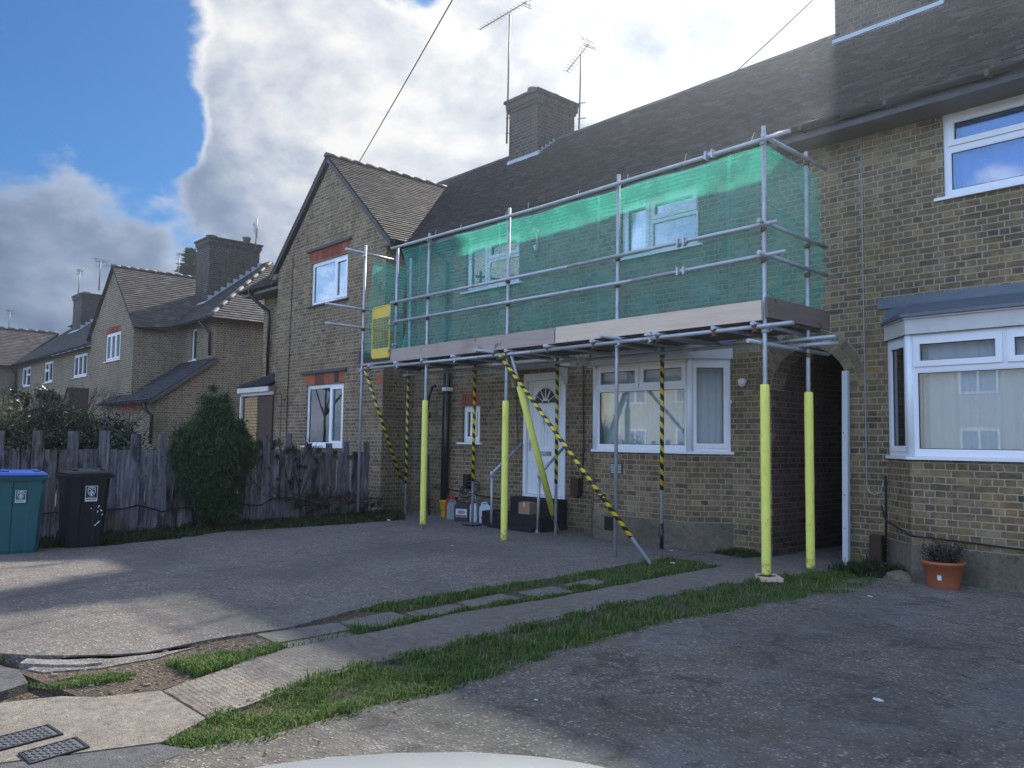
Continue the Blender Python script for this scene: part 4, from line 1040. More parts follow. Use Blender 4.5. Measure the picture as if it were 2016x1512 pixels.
ridge(HG, (-17.7, 12.95, 8.36), (X0, 12.95, 8.36), 'tile_dark'); ridge(HG, (XG + .05, 9.34, 5.47), (-17.75, 12.92, 8.33), 'tile_brown')
bm = BM(); quad(bm, (XG, 9.3, 5.41), (XG + 3.65, 12.95, 8.33), (XG, 16.6, 5.41), (XG, 12, 5.41)); link('hip_roof', bm, 'tile_dark', HG)
rear(HG, -17.7, X0)
bm = BM()
for sx, ex in ((-13.505, -1), (-18.835, 1)):
    v = Vector((ex * 2.665, 0, 2.40)).normalized(); nn = Vector((-ex * 2.40, 0, 2.665)).normalized()
    obox(bm, (sx, 8.905, 5.40), v, (0, 1, 0), nn, (-.02, Lg), (0, .10), (-.075, .005))
link('verge', bm, 'dark_metal', HG)
bm = BM()
for s, x in ((1, GX1), (-1, GX0)): box(bm, min(x, x + s * .26), max(x, x + s * .26), 8.93, 9.06, 5.33, 5.47)
link('corbel', bm, 'brick', HG)
gutter(HG, (-13.46, 8.95, 5.40), (-13.46, 9.3, 5.40), (1, 0, 0)); gutter(HG, (XG, 9.25, 5.40), (-18.6, 9.25, 5.40), NX)
bm = BM(); box(bm, XG, -18.56, 9.31, 9.335, 5.25, 5.40); box(bm, XG, -18.56, 9.335, 9.80, 5.25, 5.27); link('fascia', bm, 'black_plastic', HG); bm = BM(); box(bm, -13.54, -13.52, 8.95, 9.75, 5.28, 5.40); link('fascia', bm, 'black_plastic', HG)
downpipe(HG, [(-20.75, 9.26, 5.36), (-20.75, 9.28, 5.25), (-20.55, 9.55, 4.95), (-20.5, 9.70, 4.85), (-20.5, 9.72, 4.7), (-20.5, 9.72, 3.1)], .045)
window(HG, (-16.9, GY, 4.475), PX, NX, 1.63, .995, [(.07, .07, 1.01, .92, False), (1.08, .07, 1.56, .92, True)], glass='glass_sky', curtain='curtain_blue', label='upstairs window of the gable', depth=.05, sillmat='dark_metal')
window(HG, (-16.96, GY, 1.28), PX, NX, 1.66, 1.37, [(.07, .07, 1.0, 1.30, False), (1.08, .07, 1.59, 1.30, True)], glass='glass', curtain='shade_grey', label='downstairs window of the gable', depth=.05, cuts=[(.0, .12), (.42, .62)])
soldiers(HG, (-16.97, GY, 5.49), PX, NX, 1.75, .24); 
soldiers(HG, (-17.0, GY, 2.665), PX, NX, 1.72, .235, 'red_tile', .215); soldiers(HG, (-13.98 - .05, GY, 2.54), PX, NX, .20, .22, 'red_tile', .2, name='red_tile_patch')
bm = BM(); obox(bm, (-17.05, GY, 5.735), PX, NX, (0, 0, 1), (0, 1.92), (-.001, .06), (0, .05)); obox(bm, (-17.15, GY, 2.905), PX, NX, (0, 0, 1), (0, 1.98), (-.001, .06), (0, .06)); link('drip_course', bm, 'tile_dark', HG)
bm = BM(); pathtube(bm, [(-17.78, 8.985, 5.75), (-17.80, 8.98, 4), (-17.84, 8.98, 1.0)], .009, 5); link('cable', bm, 'cable_black', HG); bm = BM(); pathtube(bm, [(-18.15, 8.985, 2.5), (-18.15, 8.98, 1.0)], .007, 5); link('cable', bm, 'cable_black', HG)
# porch
PO = bpy.data.objects.new('porch', None); C.objects.link(PO); PO.parent = HG
tiles('porch_roof', PO, (-20.35, 8.80, 2.72), PX, Vector((0, 1, .42)), 1.08, lambda v: [(0, 1.80)], 'tile_shaded', .1)
bm = BM(); box(bm, -20.32, -18.56, 8.82, 8.85, 2.58, 2.70); box(bm, -20.30, -20.22, 8.9, 8.98, 0, 2.6); box(bm, -20.28, -18.56, 8.9, 8.98, 2.50, 2.58); link('porch_frame', bm, 'fascia_white', PO)
bm = BM(); box(bm, -20.05, -19.35, 8.93, 9.02, 0, 2.45); link('porch_wall', bm, 'brick_buff', PO)
bm = BM(); box(bm, -19.34, -18.56, 8.96, 9.0, 0, 2.5); box(bm, -20.21, -20.06, 8.95, 9.0, 0, 2.5); link('porch_door', bm, 'wood_dark', PO)

# ------------------------------------------------------------------ scaffolding
SC = thing('scaffolding', 'tube scaffold with green netting, timber boards and yellow foam sleeves', 'scaffolding')
TR = .0242
YF, YB = 7.98, 8.95
def part(name, p0, p1, r=TR, mat='galvanised', parent=SC, seg=14):
    bm = BM(); tube(bm, p0, p1, r, seg)
    # open dark tube ends
    o = link(name, bm, mat, parent)
    g = BM(); d = (Vector(p1) - Vector(p0)).normalized()
    return o
def coupler(par, p, along='x', out=(0, -1, 0), mat='rust'):
    """scaffold clamp round the tube at p"""
    p = Vector(p); bm = BM(); d = {'x': Vector((1, 0, 0)), 'y': Vector((0, 1, 0)), 'z': Vector((0, 0, 1))}[along]
    tube(bm, p - d * .026, p + d * .026, TR + .008, 10)
    o = Vector(out).normalized(); q = p + o * .0
    z = d.cross(o).normalized()
    obox(bm, p, d, o, z, (-.022, .022), (.0, .062), (-.016, .016))
    tube(bm, p + z * .035 - d * .0 - o * .01, p + z * .035 + o * .085, .006, 6); tube(bm, p + z * .035 + o * .06, p + z * .035 + o * .075, .012, 6)
    return link('coupler', bm, mat, par)
XS = {'a': -12.93, 'b': -10.93, 'c': -8.925, 'd': -6.80, 'e': -4.70}
TOP = {'a': 5.05, 'b': 4.915, 'c': 4.93, 'd': 4.935, 'e': 4.985}
ZL, ZA, ZB, ZT = 2.72, 3.845, 3.50, 4.825
std = {}
for k in 'abcde':
    z0 = .12 if k == 'a' else .0
    mt = 'galvanised'
    std[k] = part('standard', (XS[k] + (-.02 if k != 'e' else .0), YF, z0), (XS[k] + .012, YF, TOP[k]))
    for zz in ([ZL, ZA, ZB, ZT] if k != 'a' else [ZL + .02, ZA, ZB, 4.87]):
        coupler(std[k], (XS[k], YF, zz - .03), 'z', (.5, -1, 0) if zz != ZL else (1, -.4, 0), 'rust' if zz in (ZA, ZB) else 'galvanised')
    if k in 'bcd': coupler(std[k], (XS[k], YF, 2.99), 'z', (1, -.3, 0), 'dark_metal')
std['e']['label'] = 'upright at the right corner with a yellow sleeve'
for k, zt, zb in (('b', 2.10, .06), ('c', 2.04, .0), ('e', 2.10, .055)):
    bm = BM(); x = XS[k] - .012 if k != 'e' else XS[k]
    pts = [(zb, .046), (zb + .02, .05)] + [(zb + (zt - zb) * i / 12, .050 + random.uniform(-.0015, .0015)) for i in range(1, 12)] + [(zt - .01, .049), (zt, .044)]
    lathe(bm, (x, YF, 0), [(r, z) for z, r in pts], 20); link('foam_sleeve', bm, 'foam_yellow', std[k])
bm = BM(); prism(bm, [(-4.87, 8.03), (-4.66, 7.80), (-4.50, 7.98), (-4.72, 8.20)], .0, .04); g = link('sole_board', bm, 'board_pale', SC)
bm = BM(); box(bm, -4.77, -4.63, 7.91, 8.05, .04, .047); link('base_plate', bm, 'rust', SC)
# short upright that carries the gate
sh = part('standard', (-11.86, YF, 2.66), (-11.855, YF, 4.85)); coupler(sh, (-11.86, YF, ZA - .03), 'z'); coupler(sh, (-11.86, YF, ZB - .03), 'z', mat='galvanised'); coupler(sh, (-11.86, YF, 3.1), 'z', mat='galvanised')
# back row
brow = [(-4.70, YB, .03, 4.94), (-6.86, 9.0, 0, 2.80), (-8.90, 9.02, 0, 2.80), (-10.81, 8.93, .0, 2.80), (-12.83, 8.95, .05, 4.95)]
for i, (x, y, z0, z1) in enumerate(brow):
    s = part('standard', (x - .01, y, z0), (x, y, z1))
    coupler(s, (x, y, 2.64), 'z', (.3, -1, 0), 'dark_metal')
    if i == 0:
        for zz in (ZA - .05, ZB - .05, 4.80, 2.60, 2.50): coupler(s, (x, y, zz), 'z', (.6, -1, 0), 'rust')
        bm = BM(); lathe(bm, (x - .004, y, 0), [(.044, .03), (.050, .05)] + [(.050 + random.uniform(-.0015, .0015), .05 + i_ * .2) for i_ in range(1, 10)] + [(.049, 2.055), (.044, 2.065)], 20); link('foam_sleeve', bm, 'foam_yellow', s)
    else:
        zb = {1: .81, 2: .80, 3: .75, 4: .62}[i]
        bm = BM(); tube(bm, (x - .008, y, zb), (x, y, 2.70), TR + .004, 14); link('hazard_tape', bm, 'hazard_tape', s)
        if i == 1:
            bm = BM(); tube(bm, (x - .01, y, .02), (x - .009, y, .36), TR + .003, 12); link('paint_band', bm, 'black_plastic', s)
        if i == 3:
            bm = BM(); box(bm, x - .14, x + .12, y - .12, y + .1, .0, .025); link('base_plate', bm, 'black_plastic', s)
# ledgers, rails
part('ledger', (-12.72, YF - .05, ZL + .01), (-8.3, YF - .05, ZL)); part('ledger', (-8.35, YF - .052, ZL), (-4.33, YF - .05, ZL + .02))
part('ledger', (-12.95, 8.92, 2.68), (-8.2, 8.92, 2.67)); part('ledger', (-8.25, 8.922, 2.67), (-4.35, 8.92, 2.69))
part('guard_rail', (-11.97, YF - .05, ZA), (-7.6, YF - .05, ZA - .005)); part('guard_rail', (-7.62, YF - .051, ZA - .005), (-4.50, YF - .05, ZA + .02))
part('guard_rail', (-11.97, YF - .05, ZB), (-6.5, YF - .05, ZB - .01)); part('guard_rail', (-6.52, YF - .051, ZB - .01), (-4.40, YF - .05, ZB + .02))
sag = lambda x: ZT - .035 * math.sin(math.pi * (x + 11.95) / 7.6) + .004 * math.sin(x * 1.7)
bm = BM(); pathtube(bm, [(-11.98 + i * 7.64 / 24, YF - .05, sag(-11.98 + i * 7.64 / 24)) for i in range(25)], TR + .001, 12); top = link('guard_rail', bm, 'galvanised', SC)
for x, z in ((-5.42, ZT - .01), ):
    pass
for x, z, nm in ((-5.35, ZT - .01, 0), (-5.75, ZA, 0), (-5.75, ZB, 0)):
    bm = BM(); tube(bm, (x - .07, YF - .05, z), (x + .07, YF - .05, z), TR + .009, 10)
    for dx in (-.045, .045): box(bm, x + dx - .012, x + dx + .012, YF - .10, YF - .04, z - .05, z + .045)
    link('sleeve_coupler', bm, 'galvanised', SC)
# right end rails
part('end_rail', (-4.655, 7.90, ZT + .03), (-4.655, 9.36, ZT - .01)); part('end_rail', (-4.655, 7.80, ZA + .035), (-4.655, 9.33, ZA)); part('end_rail', (-4.655, 7.80, ZB + .03), (-4.655, 9.35, ZB))
part('end_rail', (-4.755, 7.74, 2.565), (-4.755, 9.55, 2.56))
# left end rails run out past the upright
part('end_rail', (-12.98, 7.60, 4.93), (-12.98, 8.95, 4.88)); part('end_rail', (-12.98, 7.22, 3.87), (-12.98, 8.97, 3.84)); part('end_rail', (-12.98, 7.23, 3.52), (-12.98, 8.97, 3.50))
# transoms under the deck
random.seed(3)
for x, y0, y1 in ((-12.6, 7.9, 9.1), (-11.7, 7.85, 9.15), (-10.98, 7.9, 9.3), (-10.1, 7.85, 9.2), (-9.15, 7.55, 9.2), (-8.86, 7.88, 9.3), (-8.0, 7.84, 9.2), (-7.15, 7.86, 9.2), (-6.72, 7.55, 9.2), (-6.22, 7.83, 9.2), (-6.10, 7.83, 9.2), (-5.3, 7.88, 9.2), (-4.78, 7.86, 9.45)):
    t_ = part('transom', (x, y0, 2.772), (x + random.uniform(-.08, .08), y1, 2.765))
    coupler(t_, (x, YF - .05, 2.745), 'y', (0, 0, -1), 'rust' if random.random() < .6 else 'galvanised')
part('transom', (-4.9, 8.75, 2.60), (-4.35, 8.98, 2.62))
part('ledger', (-5.0, 9.06, 2.63), (-4.45, 9.02, 2.64))
# braces
def braced(p0, p1, t0, t1, matn, nm, r=.004, lab=None):
    b = part('brace', p0, p1); 
    if lab: b['label'] = lab
    p0, p1 = Vector(p0), Vector(p1); bm = BM()
    a, c = p0.lerp(p1, t0), p0.lerp(p1, t1)
    tube(bm, a, c, TR + r, 16); link(nm, bm, matn, b); return b
b1 = braced((-8.98, 7.88, 2.72), (-6.16, 7.86, 0.0), .0, .895, 'hazard_tape', 'hazard_tape', lab='brace with yellow and black tape')
coupler(b1, (-6.94, 7.87, .76), 'x', (0, -1, 0), 'dark_metal'); coupler(b1, (-8.93, 7.88, 2.66), 'x', (-.6, -1, 0), 'dark_metal')
b2 = braced((-8.80, 7.95, 2.72), (-9.02, 9.20, 0.0), .17, .88, 'foam_yellow', 'foam_sleeve', .026, lab='brace in a yellow foam sleeve')
coupler(b2, (-8.99, 9.08, .26), 'z', (0, -1, 0), 'dark_metal')
b3 = braced((-12.78, 7.93, 2.76), (-12.93, 9.18, .02), .0, .76, 'hazard_tape', 'hazard_tape', lab='brace with yellow and black tape')
# deck and toe boards
for i in range(5):
    y = YF + .03 + i * .232
    for (xa, xb) in (((-12.97, -9.1 + i * .02), (-9.09 + i * .02, -4.66)) if i % 2 else ((-12.97, -8.0), (-7.99, -4.66))):
        bm = BM(); box(bm, xa, xb, y, y + .225, 2.797, 2.835); link('deck_board', bm, 'deck_wood', SC)
def toe(x0, x1, z0, z1, mat, dy=0, tilt=0.0):
    bm = BM(); obox(bm, (x0, YF - .085 + dy, z0), (x1 - x0, 0, tilt), (0, 1, 0), (0, 0, 1), (0, 1), (0, .036), (0, z1 - z0))
    return link('toe_board', bm, mat, SC)
toe(-11.88, -7.86, 2.795, 3.015, 'board_grey'); toe(-7.84, -4.69, 2.80, 3.02, 'board_pale', .004)
for (y0, y1) in (((YF - .05), 9.34),):
    bm = BM(); box(bm, -4.665, -4.63, y0, y1, 2.83, 3.055); link('toe_board', bm, 'board_brown', SC)
    bm = BM(); box(bm, -12.985, -12.95, y0 - .02, 8.97, 2.83, 3.055); link('toe_board', bm, 'board_brown', SC)
bm = BM(); box(bm, -12.95, -11.88, YF - .03, YF - .002, 2.79, 2.83); link('deck_board', bm, 'board_grey', SC)
# gate
GT = bpy.data.objects.new('gate', None); C.objects.link(GT); GT.parent = SC; GT['label'] = 'yellow mesh access gate'
gx0, gx1, gy, gz0, gz1 = -12.45, -11.90, YF - .10, 2.885, 3.80
bm = BM()
pts = [(gx0 + .06, gz0), (gx1 - .01, gz0), (gx1, gz0 + .02), (gx1, gz1 - .02), (gx1 - .02, gz1), (gx0 + .06, gz1)] + [(gx0 + .06 - .06 * math.sin(t), gz1 - .06 + .06 * math.cos(t)) for t in (R(30), R(60), R(90))] + [(gx0 + .06 - .06 * math.cos(t), gz0 + .06 - .06 * math.sin(t)) for t in (0, R(30), R(60), R(90))]
pathtube(bm, [(x, gy, z) for x, z in pts], .014, 8); link('gate_frame', bm, 'gate_yellow', GT)
bm = BM(); box(bm, gx0 + .012, gx1 - .01, gy - .003, gy + .003, gz1 - .20, gz1 - .006); link('gate_plate', bm, 'gate_yellow', GT)
bm = BM(); box(bm, gx0 + .012, gx1 - .01, gy - .003, gy + .003, gz0 + .006, gz0 + .17); link('gate_plate', bm, 'gate_yellow', GT)
bm = BM()
for i in range(1, 11): tube(bm, (gx0 + .014 + i * .049, gy, gz0 + .17), (gx0 + .014 + i * .049, gy, gz1 - .20), .0028, 5)
for i in range(1, 12): tube(bm, (gx0 + .012, gy + .004, gz0 + .17 + i * .046), (gx1 - .01, gy + .004, gz0 + .17 + i * .046), .0028, 5)
link('gate_mesh', bm, 'gate_yellow', GT)
for z in (3.02, 3.45, 3.60):
    bm = BM(); box(bm, gx1, gx1 + .05, gy - .012, gy + .09, z - .012, z + .012); tube(bm, (gx1 + .01, gy - .02, z - .05), (gx1 + .01, gy - .02, z + .05), .012, 8); link('hinge', bm, 'galvanised', GT)
# netting
def net(name, P, nu, nv, bulge, seed, label=None):
    """P(s,t)->point, s along, t up"""
    bm = BM(); rnd = random.Random(seed); ph = [rnd.uniform(0, 6) for _ in range(8)]; g = []
    for i in range(nu + 1):
        col = []
        for j in range(nv + 1):
            s, t = i / nu, j / nv
            p, n = P(s, t)
            L = s * bulge[1]
            d = bulge[0] * (math.sin(L * 2.1 + ph[0]) * .5 + math.sin(L * 5.3 + ph[1] + t * 2.5) * .3 + math.sin(L * 13 + ph[2] + t * 5 + math.sin(t * 7 + ph[3])) * .14 + math.sin(t * 9 + ph[4] + L * 3) * .22) * math.sin(math.pi * min(1, max(0, t))) ** .5
            col.append(bm.verts.new(Vector(p) + Vector(n) * d))
        g.append(col)
    for i in range(nu):
        for j in range(nv): bm.faces.new((g[i][j], g[i + 1][j], g[i + 1][j + 1], g[i][j + 1])).smooth = True
    o = link(name, bm, 'net_green', SC)
    if label: o['label'] = label
    return o
def Pf(s, t):
    x = -11.80 + s * 7.06; zt = sag(x) - .035 + .012 * math.sin(x * 4.7) + .0; 
    if s < .035: x += .32 * math.sin(math.pi * t) * (1 - s / .035) ** 1.5
    return (x, YF + .05, 2.86 + t * (zt - 2.86)), (0, 1, 0)
net('netting', Pf, 260, 30, (.075, 7.0), 5, 'long front green net')
def Pr(s, t): 
    y = YF + .05 + s * (1.28 + .10 * math.sin(t * 3 + .5)); return (-4.70 - .012, y, 2.90 + t * (ZT - .03 - .06 * s - 2.90)), (1, 0, 0)
net('netting', Pr, 36, 26, (.04, 1.4), 9, 'green net across the right end')
def Pl(s, t):
    y = YF + .04 + s * (.95 - .12 * math.sin(math.pi * t)) + .10 * (1 - t) * (1 - s) * -.3 + .10 * t * (1 - s) * 1.2; return (-12.90, y, 2.95 + t * 1.86 - .05 * s), (1, 0, 0)
net('netting', Pl, 30, 26, (.05, 1.2), 12, 'green net across the left end')
for i in range(9):
    x = -11.7 + i * .85 + random.uniform(-.2, .2)
    bm = BM(); z = sag(x); tube(bm, (x, YF - .06, z - .03), (x + random.uniform(-.02, .06), YF - .05, z + random.uniform(.06, .12)), .003, 5)
    lathe(bm, (x, YF - .05, z - .0), [(.001, -.03), (.03, -.028), (.03, .028), (.001, .03)], 8) if False else None
    link('cable_tie', bm, 'white_metal', SC)

# ------------------------------------------------------------------ things round the house
t = thing('plastic_post', 'tall white plastic post standing at the right side of the passage opening', 'post', (-4.62, 9.70, 0))
bm = BM(); obox(bm, (-.02, 0, 0), (1, 0, 0), (0, 1, 0), (.012, .0, 1), (-.035, .035), (-.03, .03), (0, 2.36)); link('post', bm, 'upvc_dull', t)
bm = BM()
for z in (.45, .85, 1.6): tube(bm, (-.015, -.032, z), (-.015, -.028, z), .008, 8)
link('screws', bm, 'dark_metal', t)
def rail(loc, pts, lab):
    t = thing('handrail', lab, 'handrail', loc, 'galvanised handrails at the door steps')
    bm = BM(); tube(bm, pts[0], pts[1], .024, 10); link('post', bm, 'galvanised', t)
    bm = BM(); tube(bm, pts[1], pts[2], .024, 10); link('rail', bm, 'galvanised', t)
    bm = BM(); lathe(bm, pts[1], [(.02, -.06), (.036, -.05), (.036, .03), (.02, .045)], 10); link('fitting', bm, 'galvanised', t)
    bm = BM(); lathe(bm, pts[0], [(.06, 0), (.06, .008), (.03, .012), (.03, .05)], 12); link('base_plate', bm, 'galvanised', t)
rail((-10.48, 9.07, .002), [(0, 0, 0), (.02, -.02, .89), (.03, .64, 1.40)], 'galvanised handrail left of the door steps beside the plastic containers')
rail((-9.41, 9.12, .002), [(0, 0, 0), (.08, -.05, .92), (.06, .58, 1.40)], 'galvanised handrail right of the door steps, in front of the white door')
t = thing('cardboard_box', 'small brown cardboard box on the black door step', 'box', (-9.83, 9.30, .252))
bm = BM(); box(bm, -.13, .13, -.09, .09, 0, .19); link('carton', bm, 'cardboard', t)
bm = BM(); box(bm, -.131, .131, -.02, .02, .1905, .1915); box(bm, -.02, .02, -.0915, -.0905, .12, .19); link('tape', bm, 'board_pale', t)
# containers by the wall
def jerry(loc, w, d, h, mat, lab, cat='container', neck=(.3, .03), name='jerrycan', handle=True, rot=0.0, labelmat=None, group=None):
    t = thing(name, lab, cat, loc, group, rot)
    bm = BM(); prof = [(-w / 2, 0), (w / 2, 0), (w / 2, h * .72), (w * .38, h * .9), (w * .12, h * .93), (-w * .3, h * .95), (-w / 2, h * .8)]
    A = [bm.verts.new((x, -d / 2, z)) for x, z in prof]; B = [bm.verts.new((x, d / 2, z)) for x, z in prof]
    bm.faces.new(A); bm.faces.new(B[::-1])
    for i in range(len(A)): bm.faces.new((A[i], B[i], B[(i + 1) % len(A)], A[(i + 1) % len(A)]))
    bmesh.ops.recalc_face_normals(bm, faces=bm.faces); bmesh.ops.bevel(bm, geom=list(bm.edges), offset=min(w, d) * .10, segments=2, affect='EDGES')
    link('body', bm, mat, t, smooth=False)
    bm = BM(); lathe(bm, (w * neck[0], 0, h * .86), [(neck[1], 0), (neck[1], h * .08), (neck[1] * 1.2, h * .085), (neck[1] * 1.2, h * .14), (neck[1], h * .145)], 12); link('cap', bm, 'jerry_dark' if mat != 'jerry_dark' else 'label_red', t)
    if handle:
        bm = BM(); pathtube(bm, [(-w * .42, 0, h * .8), (-w * .4, 0, h * .98), (-w * .2, 0, h * 1.04), (w * .02, 0, h * 1.02), (w * .1, 0, h * .9)], .012, 8); link('handle', bm, mat, t)
    if labelmat:
        bm = BM(); box(bm, -w * .36, w * .36, -d / 2 - .003, -d / 2 - .001, h * .22, h * .62); link('label', bm, 'bottle_white', t)
        bm = BM(); lathe2 = [(w * .25 * math.cos(i * .524), -d / 2 - .004, h * .46 + h * .10 * math.sin(i * .524)) for i in range(12)]; bm.faces.new([bm.verts.new(p) for p in lathe2]); link('emblem', bm, labelmat, t)
        bm = BM(); box(bm, -w * .34, w * .34, -d / 2 - .005, -d / 2 - .0035, h * .235, h * .32); link('label_band', bm, 'label_red', t)
    return t
RZ = R(28)
t = thing('bucket', 'yellow plastic bucket by the foot of the black downpipe', 'bucket', (-12.30, 9.52, .0))
bm = BM(); lathe(bm, (0, 0, 0), [(.10, 0), (.105, .01), (.135, .29), (.145, .295), (.145, .31), (.130, .31), (.10, .04)], 20); link('tub', bm, 'bucket_yellow', t)
bm = BM(); pathtube(bm, [(.14 * math.cos(a), -.02 - .13 * abs(math.sin(a)), .28 - .16 * math.sin(a)) for a in [i * math.pi / 10 for i in range(11)]], .004, 5); link('handle', bm, 'dark_metal', t)
jerry((-12.0, 9.42, 0), .24, .17, .40, 'can_red', 'red fuel can beside the yellow bucket', rot=RZ, neck=(.32, .028))
jerry((-11.80, 9.32, 0), .26, .16, .34, 'jerry_grey', 'pale grey jerrycan in front of the red can', rot=RZ)
jerry((-11.50, 9.28, 0), .30, .18, .36, 'jerry_dark', 'dark jerrycan with a white label behind the striped scaffold tube', rot=RZ, labelmat='jerry_grey')
jerry((-11.27, 9.34, 0), .13, .10, .36, 'bottle_white', 'slim pale blue bottle between the striped tube and the labelled white container', name='bottle', cat='bottle', rot=RZ, neck=(0, .02), handle=False)
jerry((-11.00, 9.40, 0), .23, .14, .35, 'bottle_white', 'white container with a round blue label and red band beside the handrail', rot=RZ, labelmat='label_blue')
t = thing('hose', 'coiled dark hose lying on top of the containers', 'hose', (-11.70, 9.55, .36))
bm = BM()
pathtube(bm, [(.26 * math.cos(a) + .02 * math.sin(3 * a), .06 * math.sin(a) + .03, .13 + .14 * math.sin(a + .3) + .01 * a) for a in [i * .3 for i in range(40)]], .014, 7); link('coil', bm, 'black_plastic', t)
bm = BM(); pathtube(bm, [(.1, -.12, .10), (.22, -.10, .16), (.33, -.1, .08), (.36, -.1, -.05)], .012, 7); link('hose_end', bm, 'jerry_grey', t)
o = BM(); tube(o, (-13.06, 9.62, 1.15), (-12.86, 9.52, .0), .024, 10); tag(link('pipe', o, 'dark_metal'), 'dark loose pipe leaning in the wall corner next to the downpipe', 'pipe')
# potted plant
t = thing('potted_plant', 'terracotta pot with a dried up plant in front of the right bay window', 'plant', (-3.30, 9.05, .0))
bm = BM(); lathe(bm, (0, 0, 0), [(.145, 0), (.15, .01), (.190, .235), (.208, .24), (.212, .27), (.195, .272), (.185, .24), (.15, .2)], 28); link('pot', bm, 'terracotta', t)
bm = BM(); obox(bm, (.022, -.168, .115), Vector((.99, .13, 0)), Vector((.13, -.99, -.12)), (0.02, -.16, .98), (-.018, .018), (-.004, .006), (-.025, .025)); link('label', bm, 'sticker', t)
bm = BM(); random.seed(21)
for i in range(150):
    a = random.uniform(0, 6.283); r = random.uniform(0, .13); l = random.uniform(.10, .2); p = Vector((r * math.cos(a), r * math.sin(a), .24)); q = p + Vector((random.uniform(-.1, .1) + .35 * r * math.cos(a), random.uniform(-.1, .1) + .35 * r * math.sin(a), l))
    tube(bm, p, q, .0028, 4, False)
    for j in range(9):
        c = p.lerp(q, random.uniform(.3, 1.05)) + Vector([random.uniform(-.03, .03) for _ in range(3)]); s = random.uniform(.008, .018); d1 = Vector([random.uniform(-1, 1) for _ in range(3)]).normalized(); d2 = d1.orthogonal().normalized()
        quad(bm, c - d1 * s, c + d2 * s * .6, c + d1 * s, c - d2 * s * .6)
link('plant', bm, 'dead_leaf', t)

